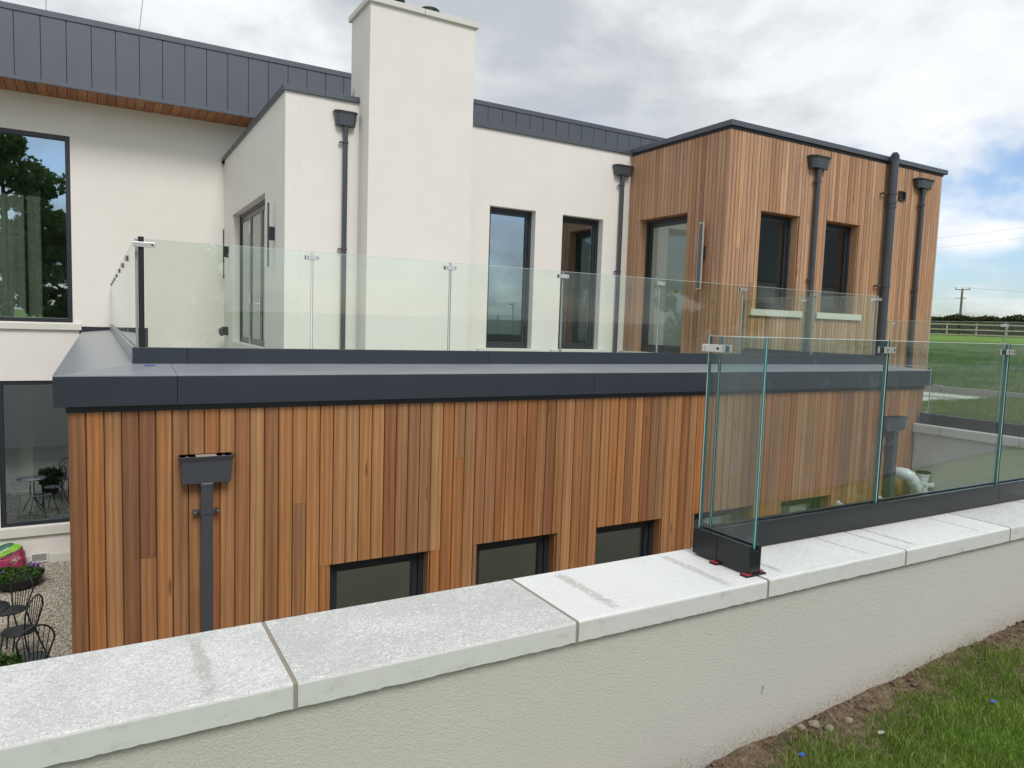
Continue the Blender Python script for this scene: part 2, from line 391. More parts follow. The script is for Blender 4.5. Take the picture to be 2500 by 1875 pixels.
def wall_open(mb, axis, pos, depth, u0, u1, v0, v1, openings):
    """Wall sheet with real depth: front at pos, back at pos+depth; axis 'y' means u is x, 'x' means u is y."""
    us = sorted({u0, u1, *[o[0] for o in openings], *[o[1] for o in openings]}); us = [u for u in us if u0-1e-6 <= u <= u1+1e-6]
    vs = sorted({v0, v1, *[o[2] for o in openings], *[o[3] for o in openings]}); vs = [v for v in vs if v0-1e-6 <= v <= v1+1e-6]
    P = (lambda u, w, v: (u, w, v)) if axis == 'y' else (lambda u, w, v: (w, u, v))
    hole = lambda a, b: any(o[0]-1e-6 <= a <= o[1]-1e-6 and o[2]-1e-6 <= b <= o[3]-1e-6 for o in openings)
    nu, nv = len(us)-1, len(vs)-1
    solid = [[not hole(us[i], vs[j]) for j in range(nv)] for i in range(nu)]
    S = lambda i, j: 0 <= i < nu and 0 <= j < nv and solid[i][j]
    f, b = pos, pos+depth
    for i in range(nu):
        for j in range(nv):
            if not solid[i][j]: continue
            a, c, e, g = us[i], us[i+1], vs[j], vs[j+1]
            mb.quad(P(a, f, e), P(c, f, e), P(c, f, g), P(a, f, g)); mb.quad(P(a, b, e), P(a, b, g), P(c, b, g), P(c, b, e))
            if not S(i-1, j): mb.quad(P(a, f, e), P(a, f, g), P(a, b, g), P(a, b, e))
            if not S(i+1, j): mb.quad(P(c, f, e), P(c, b, e), P(c, b, g), P(c, f, g))
            if not S(i, j-1): mb.quad(P(a, f, e), P(a, b, e), P(c, b, e), P(c, f, e))
            if not S(i, j+1): mb.quad(P(a, f, g), P(c, f, g), P(c, b, g), P(a, b, g))
    return mb

def window(parent, axis, pos, rec, u0, u1, v0, v1, name='window', pane='pane', fw=.055, sash=.05, bars=(), sgn=1):
    """Frame, sash and pane set back rec behind the wall face."""
    P = lambda mb, a, b, w0, w1, c, d: mb.box(a, b, min(w0, w1), max(w0, w1), c, d) if axis == 'y' else mb.box(min(w0, w1), max(w0, w1), a, b, c, d)
    f = pos+rec*sgn; g = .002
    mb = MB(); a, b, c, d = u0+g, u1-g, v0+g, v1-g
    P(mb, a, a+fw, f, f+.07*sgn, c, d); P(mb, b-fw, b, f, f+.07*sgn, c, d); P(mb, a+fw, b-fw, f, f+.07*sgn, c, c+fw); P(mb, a+fw, b-fw, f, f+.07*sgn, d-fw, d)
    cen = ((u0+u1)/2, f, v0) if axis == 'y' else (f, (u0+u1)/2, v0)
    root = mb.build(name, M['frame'], parent, bevel=.004)
    if sash:
        mb = MB(); a, b, c, d = a+fw+g, b-fw-g, c+fw+g, d-fw-g; f2 = f+.02*sgn
        P(mb, a, a+sash, f2, f2+.045*sgn, c, d); P(mb, b-sash, b, f2, f2+.045*sgn, c, d); P(mb, a+sash, b-sash, f2, f2+.045*sgn, c, c+sash); P(mb, a+sash, b-sash, f2, f2+.045*sgn, d-sash, d)
        mb.build('sash', M['frame'], root, bevel=.003)
        a, b, c, d = a+sash, b-sash, c+sash, d-sash
    else: a, b, c, d = a+fw, b-fw, c+fw, d-fw
    mb = MB(); P(mb, a-.004, b+.004, f+.045*sgn, f+.051*sgn, c-.004, d+.004)
    mb.build('pane', M[pane], root)
    return root

def blades(name, pts, hts, widths, mtl, lean=.45, tint=None, kind='stuff', flat=0, parent=None):
    n = len(pts); a = rng.uniform(0, 2*np.pi, n); l = rng.uniform(.1, lean, n)*hts
    dx, dy = np.cos(a), np.sin(a); b = rng.uniform(0, 2*np.pi, n); wx, wy = np.cos(b)*widths/2, np.sin(b)*widths/2
    z0 = np.zeros(n); P = pts
    v = np.empty((n, 5, 3))
    v[:, 0] = P + np.stack([-wx, -wy, z0], 1); v[:, 1] = P + np.stack([wx, wy, z0], 1)
    mid = P + np.stack([dx*l*.35, dy*l*.35, hts*.6], 1)
    v[:, 2] = mid + np.stack([wx*.75, wy*.75, z0], 1); v[:, 3] = mid - np.stack([wx*.75, wy*.75, z0], 1)
    v[:, 4] = P + np.stack([dx*l, dy*l, hts*(1-l/hts*.35)], 1)
    base = (np.arange(n)*5)[:, None]
    loops = np.concatenate([base+np.array([0, 1, 2, 3]), base+np.array([3, 2, 4])], 1).ravel()
    me = D.meshes.new(name); me.vertices.add(n*5); me.vertices.foreach_set('co', v.ravel())
    me.loops.add(n*7); me.loops.foreach_set('vertex_index', loops)
    me.polygons.add(n*2); st = (np.arange(n)*7)[:, None]+np.array([0, 4]); me.polygons.foreach_set('loop_start', st.ravel())
    me.update(calc_edges=True); me.materials.append(mtl)
    at = me.attributes.new('tint', 'FLOAT', 'POINT'); tt = rng.beta(2, 2.6, n) if tint is None else tint
    at.data.foreach_set('value', np.repeat(tt, 5))
    o = D.objects.new(name, me); C.objects.link(o)
    if parent is not None: o.parent = parent; o.location = -wloc(parent)
    if kind: o['kind'] = kind
    return o
def leaves(name, pts, size, mtl, tint=None, parent=None, kind=None, aspect=.55, normal=None):
    """Leaf-sized quads (bent in two) at given points with random facing."""
    n = len(pts); d = rng.normal(size=(n, 3)); d /= np.linalg.norm(d, axis=1)[:, None]
    e = np.cross(d, rng.normal(size=(n, 3))); e /= np.linalg.norm(e, axis=1)[:, None]
    s = (size*rng.uniform(.6, 1.3, n))[:, None]; up = np.cross(d, e)
    v = np.empty((n, 4, 3)); v[:, 0] = pts-d*s; v[:, 1] = pts+e*s*aspect+up*s*.15; v[:, 2] = pts+d*s; v[:, 3] = pts-e*s*aspect+up*s*.15
    base = (np.arange(n)*4)[:, None]; loops = np.concatenate([base+np.array([0, 1, 2]), base+np.array([0, 2, 3])], 1).ravel()
    me = D.meshes.new(name); me.vertices.add(n*4); me.vertices.foreach_set('co', v.ravel())
    me.loops.add(n*6); me.loops.foreach_set('vertex_index', loops); me.polygons.add(n*2); me.polygons.foreach_set('loop_start', np.arange(0, n*6, 3))
    me.update(calc_edges=True); me.materials.append(mtl)
    at = me.attributes.new('tint', 'FLOAT', 'POINT'); tt = rng.beta(2, 2.4, n) if tint is None else tint
    at.data.foreach_set('value', np.repeat(tt, 4))
    o = D.objects.new(name, me); C.objects.link(o)
    if parent is not None: o.parent = parent; o.location = -wloc(parent)
    if kind: o['kind'] = kind
    return o
ICO = None
def pebbles(name, pts, size, mtl, kind='stuff', parent=None):
    global ICO
    if ICO is None:
        bm = bmesh.new(); bmesh.ops.create_icosphere(bm, subdivisions=1, radius=1); ICO = (np.array([v.co[:] for v in bm.verts]), np.array([[v.index for v in f.verts] for f in bm.faces])); bm.free()
    iv, fi = ICO; n = len(pts); k = len(iv)
    sc = size[:, None]*rng.uniform(.55, 1.15, (n, 3)); sc[:, 2] *= .7
    a = rng.uniform(0, 2*np.pi, n); ca, sa = np.cos(a)[:, None], np.sin(a)[:, None]
    v = iv[None]*sc[:, None]*rng.uniform(.85, 1.15, (n, k, 1))
    x = v[..., 0]*ca-v[..., 1]*sa; y = v[..., 0]*sa+v[..., 1]*ca
    v = np.stack([x, y, v[..., 2]], -1)+pts[:, None]
    loops = (fi[None]+(np.arange(n)*k)[:, None, None]).ravel(); nf = n*len(fi)
    me = D.meshes.new(name); me.vertices.add(n*k); me.vertices.foreach_set('co', v.ravel()); me.loops.add(nf*3); me.loops.foreach_set('vertex_index', loops)
    me.polygons.add(nf); me.polygons.foreach_set('loop_start', np.arange(0, nf*3, 3)); me.update(calc_edges=True); me.materials.append(mtl)
    at = me.attributes.new('tint', 'FLOAT', 'POINT'); at.data.foreach_set('value', np.repeat(rng.beta(2.2, 1.8, n), k))
    o = D.objects.new(name, me); C.objects.link(o)
    if kind: o['kind'] = kind
    return o

# ------------------------------------------------------------------ key measures (metres, camera at the origin)
GZ = -4.66                                   # courtyard gravel
CY0, CY1, CZ = 1.771, 2.194, -.92            # near coping
AX0, AX1, AY = -.163, 8.97, 5.20             # lower annex: left, right, front
YM = 15.4                                    # main house wall
XB, YB = 2.216, 10.081                       # rendered projection: left wall, front wall
XT, YT, XTR = 8.077, 7.805, 13.515           # upper timber extension
YFA = 14.5                                   # zinc fascia plane
XR = 8.83                                    # return wall face

# ------------------------------------------------------------------ ground
def ground_h(x, y):
    d = math.hypot(max(0, x-9), max(0, abs(y-5)-3))
    far = -.955 + (.1 if x > 12.95 else 0) + .0207*max(0, math.hypot(x-9, y-5)-4.5)
    far = min(far, .45)
    near = -1.71+.063*min(max(x, -14), 11)
    if y > 1.795: return far
    k = min(1, max(0, (x-9)/6)); return near*(1-k)+far*k
def sheet(name, xs, ys, fn, m, amp=0.0, fq=3.):
    mb = MB(); nx, ny = len(xs), len(ys); vs = []
    for x in xs:
        for y in ys:
            h = fn(x, y)
            if amp: h += amp*(mnoise.noise((x*fq, y*fq, .3))+.5*mnoise.noise((x*fq*3.1, y*fq*3.1, 7.))+.3*mnoise.noise((x*fq*9, y*fq*9, 3.)))
            vs.append((x, y, h))
    fs = [(i*ny+j, (i+1)*ny+j, (i+1)*ny+j+1, i*ny+j+1) for i in range(nx-1) for j in range(ny-1)]
    mb.add(vs, fs); o = mb.build(name, m, smooth=True, sharp=False); o['kind'] = 'structure'; return o
lin = lambda a, b, n: [a+(b-a)*i/(n-1) for i in range(n)]
sheet('lawn', lin(.9, 5.6, 236), lin(.25, 1.815, 80), lambda x, y: ground_h(x, min(y, 1.79)), M['lawn'], .013, 5.)
sheet('lawn', [-1500, -300, -60, -14, -9, -4, -2, .9], [-1500, -300, -60, -40, -24, -14, -8, -4.5, -1.6, .2, .25, 1.815], lambda x, y: ground_h(x, min(y, 1.79)), M['lawn'])
sheet('lawn', [.9, 2, 3.4, 5.6], [-1500, -300, -60, -40, -24, -14, -8, -4.5, -1.6, .2, .25], ground_h, M['lawn'])
sheet('lawn', [5.6, 7, 8, 9, 11, 15, 16, 26, 30, 40, 60, 140, 400, 1800], [-1500, -300, -60, -40, -24, -14, -8, -4.5, -1.6, .2, .25, 1.815], lambda x, y: ground_h(x, min(y, 1.79)), M['lawn'])
def lawn_right(x, y): return ground_h(x, max(y, 1.9))
sheet('lawn', [9.02, 10, 11, 12, 12.94, 12.96, 15, 20, 28, 40, 60, 75, 100, 140, 400, 1800], [1.815, 2.6, 4, 5.2, 6.03], lawn_right, M['lawn'])
sheet('lawn', [12.97, 15, 20, 28, 40, 60, 75, 100, 140, 400, 1800], [6.03, 9, 14, 20, 30, 45, 70, 110, 200, 600, 1800], lawn_right, M['lawn'])
sheet('gravel_path', lin(8.98, 12.95, 6), lin(6.03, 7.86, 4), lambda x, y: -.975, M['gravel'])
M['grey_sheet'] = simple('reflection_sheet', (.20, .20, .195), .9, 0, .2, .4, 80)
sheet('reflection_sheet', [-9, -4, -2, .9, 2, 3.4, 5.6, 7, 8, 9, 11, 15, 16, 26, 30, 40, 60, 140], [-60, -40, -24, -14, -8, -4.5, -1.6, .2], lambda x, y: ground_h(x, y)+.015, M['grey_sheet'])  # unseen grey ground added so the glass mirrors grey instead of lawn
o = MB().box(-400, 13.2, 1.9, 600, GZ-.3, GZ).build('courtyard_ground', M['gravel']); o['kind'] = 'structure'

# ------------------------------------------------------------------ near garden wall with coping
gw = thing('garden_wall', (3, 1.98, -3), 'low rendered garden wall with pale stone coping running across the front', 'garden wall')
mb = MB(); mb.box(-6, 9.10, 1.80, 2.165, GZ-.2, -.989); mb.build('rendered_wall', M['render_near'], gw)
def coping(x0, x1, y0, y1, zt, th, m, parent, axis='x', seed=0):
    random.seed(seed+11); n = 60; r = .007; L = x1-x0
    prof = lambda jit: [(y0, zt-th+jit[0]), (y0, zt-r), (y0+r*.35, zt-r*.35), (y0+r, zt), (y1-r, zt), (y1-r*.35, zt-r*.35), (y1, zt-r), (y1, zt-th+jit[1]), (y1-.02, zt-th), (y0+.02, zt-th)]
    vs = []; fs = []
    for i in range(n+1):
        u = x0+L*i/n; a = mnoise.noise((u*9, seed*3.1, 0)); b = mnoise.noise((u*31, seed, 5))
        jit = (max(0, .002*a+.004*b)+random.uniform(0, .0026), max(0, .003*a))
        vs += [(u, p[0], p[1]) if axis == 'x' else (p[0], u, p[1]) for p in prof(jit)]
    k = 10
    for i in range(n):
        for j in range(k): fs.append((i*k+j, i*k+(j+1) % k, (i+1)*k+(j+1) % k, (i+1)*k+j))
    fs += [tuple(range(k)), tuple(reversed([n*k+j for j in range(k)]))]
    mb = MB(); mb.add(vs, fs)
    cx = (x0+x1)/2; cy = (y0+y1)/2
    return mb.build('coping_stone', m, parent, origin=(cx, cy, zt-th/2) if axis == 'x' else (cy, cx, zt-th/2))
J0, JP = .424, .867
cm = {-1: 'cop_a', 0: 'cop_b', 1: 'cop_c', 2: 'cop_d', 3: 'cop_d', 4: 'cop_a'}
for k in range(-6, 10):
    a, b = J0+JP*k+.006, J0+JP*(k+1)-.006
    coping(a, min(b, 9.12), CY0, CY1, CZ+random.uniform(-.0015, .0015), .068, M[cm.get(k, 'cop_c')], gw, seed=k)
    MB().box(J0+JP*k-.0058, J0+JP*k+.0058, CY0+.004, CY1-.004, CZ-.070, CZ-.0035).build('mortar_joint', M['mortar'], gw)

# return retaining wall
rw = thing('retaining_wall', (XR+.1, 3.6, -3), 'cream rendered retaining wall with grey coping behind the near glass', 'retaining wall')
MB().box(XR, XR+.26, 2.17, 5.19, GZ-.2, -1.172).build('rendered_wall', M['render_yard'], rw)
ys = [5.19, 4.86, 3.99, 3.12, 2.20]
for i in range(4):
    coping(ys[i+1]+.004, ys[i]-.004, XR-.05, XR+.19, -1.067, .103, M['cast'], rw, axis='y', seed=40+i)
    if i: MB().box(XR-.046, XR+.185, ys[i]-.0038, ys[i]+.0038, -1.168, -1.070).build('mortar_joint', M['mortar'], rw)

# ------------------------------------------------------------------ glass balustrades
def channel(parent, axis, a0, a1, c, wd, z0, z1, m='black', name='base_channel', seams=()):
    """U shaped base channel: two cheeks and a slot the glass stands in."""
    h = wd/2; s = .013
    poly = [(c-h, z0), (c+h, z0), (c+h, z1), (c+s, z1), (c+s, z1-.02), (c-s, z1-.02), (c-s, z1), (c-h, z1)]
    cuts = [a0, *seams, a1]; o = None
    for i in range(len(cuts)-1):
        g0 = 0 if i == 0 else .0012; g1 = 0 if i == len(cuts)-2 else .0012
        mb = MB(); vs = []
        n = len(poly)
        P = (lambda q, a: (a, q[0], q[1])) if axis == 'x' else (lambda q, a: (q[0], a, q[1]))
        A, B = cuts[i]+g0, cuts[i+1]-g1
        vs = [P(q, A) for q in poly]+[P(q, B) for q in poly]
        fs = [(j, (j+1) % n, n+(j+1) % n, n+j) for j in range(n)]
        for off in (0, n): fs += [(off, off+1, off+2, off+3, off+4), (off, off+4, off+5), (off, off+5, off+6, off+7)]
        mb.add(vs, fs); mb.build(name, M[m], parent, bevel=.0015)
        s_, e_ = A+.001, B-.001
        mb = MB()
        (mb.box(s_, e_, c-s+.0005, c+s-.0005, z1-.0195, z1-.016) if axis == 'x' else mb.box(c-s+.0005, c+s-.0005, s_, e_, z1-.0195, z1-.016))
        mb.build('gasket', M['slot'], parent)
def panel(parent, axis, a0, a1, c, z0, z1, t=.0175, m='glass', arris=True, poly=None):
    mb = MB(); h = t/2
    if poly is None: poly = [(a0, z0), (a1, z0), (a1, z1), (a0, z1)]
    P = (lambda q, w: (q[0], w, q[1])) if axis == 'x' else (lambda q, w: (w, q[0], q[1]))
    n = len(poly); vs = [P(q, c-h) for q in poly]+[P(q, c+h) for q in poly]
    mb.add(vs, [tuple(range(n)), tuple(reversed(range(n, 2*n)))])
    mb.cur = 1; mb.add(vs, [(i, (i+1) % n, n+(i+1) % n, n+i) for i in range(n)])
    if arris:                                   # ground arris and laminate line: thin pale strips on the edges
        mb.cur = 2; e = .0020; k = .0006
        for (u0, u1, v0, v1, w) in ((a1-e, a1+k, z0, z1, c-h-k), (a0, a1, z1-e, z1+k, c-h-k), (a0-k, a0+k, z0, z1, c-e/2)):
            (mb.box(u0, u1, w, w+e, v0, v1) if axis == 'x' else mb.box(w, w+e, u0, u1, v0, v1))
    return mb.build('glass_panel', [M[m], M['edge'] if m == 'glass_near' else M['edge_pale'], M['arris']], parent)
def clip(parent, axis, u, c, z, l=.085, h=.028, d=.042, out=-1):
    mb = MB()
    P = lambda m_, a0, a1, w0, w1, z0, z1: m_.box(a0, a1, w0, w1, z0, z1) if axis == 'x' else m_.box(w0, w1, a0, a1, z0, z1)
    for w in (c-d/2, c+d/2-.011): P(mb, u-l/2, u+l/2, w, w+.011, z-h/2, z+h/2)
    mb.cur = 1; P(mb, u-l/2+.003, u+l/2-.003, c-d/2+.011, c-.0092, z-h/2+.002, z+h/2-.002); P(mb, u-l/2+.003, u+l/2-.003, c+.0092, c+d/2-.011, z-h/2+.002, z+h/2-.002)
    o = mb.build('clip', [M['steel'], M['rubber']], parent)
    for s in (-1, 1):
        q = u+s*l*.36
        mb = MB()
        for w in (c-d/2-.0006, c+d/2+.0006):
            if axis == 'x': mb.tube([(q, w-.0004, z), (q, w+.0004, z)], .0048, 8)
            else: mb.tube([(w-.0004, q, z), (w+.0004, q, z)], .0048, 8)
        mb.build('screw', M['slot'], o)
    return o
def corner_clip(parent, x, y, sx, sy, z, l=.06, h=.03):
    """L-shaped clamp round a glass corner; sx, sy point along the two panes."""
    mb = MB(); t = .011
    mb.box(min(x-sx*.02, x+sx*l), max(x-sx*.02, x+sx*l), y-.021, y-.010, z-h/2, z+h/2)
    mb.box(min(x-.021, x-.010), max(x-.021, x-.010), min(y, y+sy*l), max(y, y+sy*l), z-h/2, z+h/2)
    mb.box(min(x+sx*.011, x+sx*l), max(x+sx*.011, x+sx*l), y+.010, y+.021, z-h/2, z+h/2)
    o = mb.build('corner_clip', M['steel'], parent, bevel=.0015)
    mb = MB(); q = x+sx*l*.72; mb.tube([(q, y-.0216, z), (q, y-.0206, z)], .005, 8); mb.build('screw', M['slot'], o)
    return o

# near balustrade, standing on the coping
nb = thing('glass_balustrade', (5.4, 2.096, CZ), 'frameless glass balustrade in a black channel standing on the pale coping', 'balustrade')
NZ0, NZ1, NC = CZ+.008, -.806, 2.096
NX0, NX1 = 2.117, 8.86
channel(nb, 'x', NX0+.066, NX1, NC, .064, NZ0, NZ1, seams=(4.37, 6.6))
channel(nb, 'y', 1.832, 2.128, 2.149, .064, NZ0, NZ1, seams=(1.997,))
GT = -.020
jx = [2.172, 3.285, 4.395, 5.505, 6.615, 7.725, 8.82]
for i in range(6): panel(nb, 'x', jx[i]+.007, jx[i+1]-.007, NC, NZ1-.014, GT, .0175, 'glass_near')
panel(nb, 'y', 1.840, 2.122, 2.149, NZ1-.014, GT, .0175, 'glass_near')
for u in jx[1:6]: clip(nb, 'x', u, NC, GT-.045, .075, .03, .044)
mb = MB(); zc_ = GT-.05                               # corner clamp
mb.box(2.118, 2.138, 2.03, 2.122, zc_-.015, zc_+.015); mb.box(2.160, 2.175, 2.03, 2.084, zc_-.015, zc_+.015); mb.box(2.118, 2.20, 2.124, 2.138, zc_-.015, zc_+.015)
o = mb.build('corner_clip', M['steel'], nb, bevel=.0015)
MB().tube([(2.1176, 2.052, zc_), (2.1166, 2.052, zc_)], .0055, 10).build('screw', M['slot'], o)
for (x, y) in ((2.118, 1.978), (2.12, 1.822)):
    pk = thing('packer', (x+.02, y, CZ), 'black packer with a red pad under the ' + ('middle' if y > 1.9 else 'front corner') + ' of the black glass channel', 'packer', 'packers under the black channel')
    wx = .105 if y < 1.9 else .05
    MB().box(x-.022, x-.022+wx, y, y+.034, CZ+.0005, CZ+.007).build('pad', M['rubber'], pk)
    if y < 1.9:
        MB().box(x-.020, x+.008, y+.002, y+.030, CZ+.0072, CZ+.0098).build('red_shim', M['red'], pk)
        MB().box(x+.063, x+.080, y+.012, y+.034, CZ+.0072, CZ+.013).build('red_shim', M['red'], pk)
    else: MB().box(x-.020, x-.003, y+.002, y+.032, CZ+.0072, CZ+.0098).build('red_shim', M['red'], pk)

# balustrade on the return wall with its notched end panel
rb = thing('glass_balustrade', (XR+.09, 3.6, -1.067), 'glass balustrade on the grey coping of the retaining wall by the lawn', 'balustrade')
RC = XR+.075
channel(rb, 'y', 2.2, 5.165, RC, .07, -1.0665, -.934)
panel(rb, 'y', 2.2, 3.15, RC, -.95, .205, .0175, 'glass'); panel(rb, 'y', 3.165, 4.285, RC, -.95, .205, .0175, 'glass')
panel(rb, 'y', 4.30, 5.70, RC, -.95, .205, .0175, 'glass', arris=False,
      poly=[(4.30, -.95), (5.085, -.95), (5.085, -.385), (5.092, -.368), (5.11, -.36), (5.70, -.355), (5.70, .205), (4.30, .205)])
mb = MB(); mb.box(RC-.0095, RC-.0080, 5.082, 5.0865, -.93, -.38); mb.box(RC-.0095, RC-.0080, 5.11, 5.69, -.364, -.3585); mb.box(RC-.0095, RC-.0080, 4.30, 5.70, .203, .206); mb.build('glass_arris', M['arris'], rb)
for v in (3.157, 4.292): clip(rb, 'y', v, RC, .165, .085, .03, .044)
mb = MB(); mb.tube([(RC-.016, 5.62, .16), (RC+.016, 5.62, .16)], .013, 14); mb.build('fixing_bolt', M['steel'], rb)

# ------------------------------------------------------------------ courtyard annex with timber cladding and terrace
an = thing('timber_annex', (4.4, 9, GZ), 'lower block clad in orange brown vertical cedar boards under a dark metal fascia', 'building')
LW = [(1.485, 2.306), (2.723, 3.526), (3.952, 4.755), (5.181, 6.02), (6.457, 7.302)]; LT, LB = -1.838, -2.75
BT = -.640
mb = MB(); wall_open(mb, 'y', AY+.022, .26, AX0+.02, AX1-.02, GZ, -.60, [(a, b, LB, LT) for a, b in LW])
mb.box(AX0+.02, AX0+.3, AY+.283, YM-.01, GZ, -.60)
mb.build('backing_wall', M['backing'], an)
def board_mesh(name, wd, h, t, m, ch=.005, axis='x'):
    hw = wd/2
    sec = [(-hw, 0), (-hw, -t+ch), (-hw+ch, -t), (hw-ch, -t), (hw, -t+ch), (hw, 0)]
    if axis == 'x': poly = sec
    else: poly = [(b, a) for a, b in sec]
    mb = MB(); mb.prism(poly, 'z', -h/2, h/2); return mb.mesh(name, m, (0, 0, 0))[0]
BM = {}
def board(parent, u, z0, z1, pos, wd, t, m, axis='x', key='b'):
    k = (key, round(wd, 4), round(z1-z0, 4), axis)
    if k not in BM: BM[k] = board_mesh('cladding_board', wd, z1-z0, t, m, axis=axis)
    zz = (z0+z1)/2; jit = random.uniform(-.0012, .0012)
    return inst(BM[k], 'cladding_board', (u, pos+jit, zz) if axis == 'x' else (pos+jit, u, zz), parent)
random.seed(3)
pitch = (AX1-AX0)/93; split = {4: -1.62, 14: -1.35, 20: -2.05, 27: -1.1, 33: -1.75, 45: -1.3, 61: -1.5, 70: -1.2, 82: -1.55}
sel = [b for ab in LW for b in ab]
for i in range(93):
    u0, u1 = AX0+pitch*i, AX0+pitch*(i+1); uc = (u0+u1)/2; wd = pitch-.0055
    over = None
    for a, b in LW:
        if u1 > a+.012 and u0 < b-.012: over = (a, b)
    if over:
        a, b = over; c0, c1 = max(u0, a), min(u1, b)
        ul, ur = u0+.0035, u1-.0035
        board(an, uc, LT, BT, AY+.02, wd, .02, M['low_wood'])
        # the parts of the board beside the opening and under it
        board(an, uc, GZ+.02, LB-.02, AY+.02, wd, .02, M['low_wood'])
        if u0 < a-.006: board(an, (u0+a)/2, LB-.018, LT-.002, AY+.02, a-u0-.004, .02, M['low_wood'])
        if u1 > b+.006: board(an, (u1+b)/2, LB-.018, LT-.002, AY+.02, u1-b-.004, .02, M['low_wood'])
    elif i in split:
        board(an, uc, split[i]+.001, BT, AY+.02, wd, .02, M['low_wood']); board(an, uc, GZ+.02, split[i]-.001, AY+.02, wd, .02, M['low_wood'])
    else: board(an, uc, GZ+.02, BT, AY+.02, wd, .02, M['low_wood'])
for a, b in LW:                                       # timber lined reveals
    mb = MB(); mb.box(b-.012, b-.0005, AY+.024, AY+.114, LB, LT); mb.build('reveal_lining', M['low_wood'], an)
    mb = MB(); mb.box(a+.0005, a+.012, AY+.024, AY+.114, LB, LT); mb.build('reveal_lining', M['low_wood'], an)
    MB().box(b-.075, b-.06, AY+.19, AY+.62, LB, LT-.015).build('plaster_reveal', M['room'], an)
    window(an, 'y', AY, .115, a+.001, b-.001, LB, LT-.012, pane='pane_low', fw=.05, sash=.045)
# trim, fascia and ledge
MB().box(AX0-.008, AX1+.01, AY-.006, AY+.2, BT+.001, -.5985).build('trim_strip', M['frame'], an)
FX0, FX1, FY, FZ0, FZ1, KZ = -.235, 9.041, 5.136, -.597, -.404, -.359
KX0, KX1, KY = .213, 8.63, 5.6
cuts = [FX0, .453, 3.819, 7.286, 8.296, FX1]
for i in range(5):
    a, b = cuts[i]+(0 if i == 0 else .0015), cuts[i+1]-(0 if i == 4 else .0015)
    mb = MB(); mb.box(a, b, FY, FY+.012, FZ0, FZ1-.001)
    mb.box(a, b, FY+.012, FY+.06, FZ0, FZ0+.006); mb.build('fascia_panel', M['fascia'], an, bevel=.0012)
    mb = MB(); s0 = (KZ-FZ1)/(KY-FY)
    za = FZ1; zb_ = KZ
    la, lb = a, b
    if i == 0: vs = [(a, FY-.001, za), (b, FY-.001, za), (b, KY, zb_), (KX0, KY, zb_)]
    elif i == 4: vs = [(a, FY-.001, za), (b, FY-.001, za), (KX1, KY, zb_), (a, KY, zb_)]
    else: vs = [(a, FY-.001, za), (b, FY-.001, za), (b, KY, zb_), (a, KY, zb_)]
    mb.add(vs+[(x, y, q-.006) for x, y, q in vs], [(0, 1, 2, 3), (7, 6, 5, 4), (0, 4, 5, 1), (1, 5, 6, 2), (2, 6, 7, 3), (3, 7, 4, 0)])
    mb.build('ledge_panel', M['ledge'], an)
ysl = [FY, 6.9, 9.4, 12.2, YM-.02]
for i in range(4):                                   # left hand ledge running back to the house
    a, b = ysl[i]+.0015*(i > 0), ysl[i+1]-.0015; ki = KY if i == 0 else a
    vs = [(FX0, a, FZ1), (KX0, ki, KZ), (KX0, b, KZ), (FX0, b, FZ1)]
    if i == 0: vs[0] = (FX0, FY+.0015, FZ1); vs[1] = (KX0-.001, KY+.001, KZ)
    mb = MB(); mb.add(vs+[(x, y, q-.006) for x, y, q in vs], [(0, 1, 2, 3), (7, 6, 5, 4), (0, 4, 5, 1), (1, 5, 6, 2), (2, 6, 7, 3), (3, 7, 4, 0)]); mb.build('ledge_panel', M['ledge'], an)
    MB().box(FX0, FX0+.012, a if i else FY+.013, b, FZ0, FZ1-.007).build('fascia_panel', M['fascia'], an)
vs = [(KX1, KY, KZ), (FX1, FY, FZ1), (FX1, YT-.03, FZ1), (KX1, YT-.03, KZ)]
mb = MB(); mb.add(vs+[(x, y, q-.006) for x, y, q in vs], [(0, 1, 2, 3), (7, 6, 5, 4), (0, 4, 5, 1), (1, 5, 6, 2), (2, 6, 7, 3), (3, 7, 4, 0)]); mb.build('ledge_panel', M['ledge'], an)
MB().box(FX1-.012, FX1, FY+.013, YT-.03, FZ0, FZ1-.007).build('fascia_panel', M['fascia'], an)
mb = MB(); mb.box(AX1-.03, AX1, AY+.0, YT-.02, GZ, -.60); mb.build('side_cladding', M['low_wood'], an)
mb = MB(); mb.box(KX0+.08, KX1-.08, KY+.08, YM-.02, -.74, -.69); mb.build('terrace_deck', M['concrete'], an)
mb = MB(); mb.box(FX0+.04, FX1-.04, FY+.062, KY+.07, -.596, -.575); mb.box(FX0+.04, KX0+.07, KY+.071, YM-.02, -.596, -.575); mb.box(KX1-.07, FX1-.04, KY+.071, YT-.03, -.596, -.575); mb.box(KX0+.001, KX1-.001, KY+.067, KY+.078, -.70, KZ-.005); mb.box(KX0+.067, KX0+.078, KY+.079, YM-.03, -.70, KZ-.005); mb.build('roof_deck', M['frame'], an)
mb = MB(); mb.box(.12, 8.9, AY+.285, 9.5, GZ, GZ+.01); mb.build('room_floor', M['roomfloor'], an)
mb = MB(); mb.box(.12, 8.9, 9.0, 9.05, GZ+.02, -.84); mb.box(.12, 8.9, AY+.283, 9.0, -.86, -.84)
for xx in (.13, 2.5, 3.75, 4.97, 6.24, 8.88): mb.box(xx, xx+.06, AY+.3, 9.0, GZ+.02, -.87)
mb.build('room_lining', M['roomdark'], an)

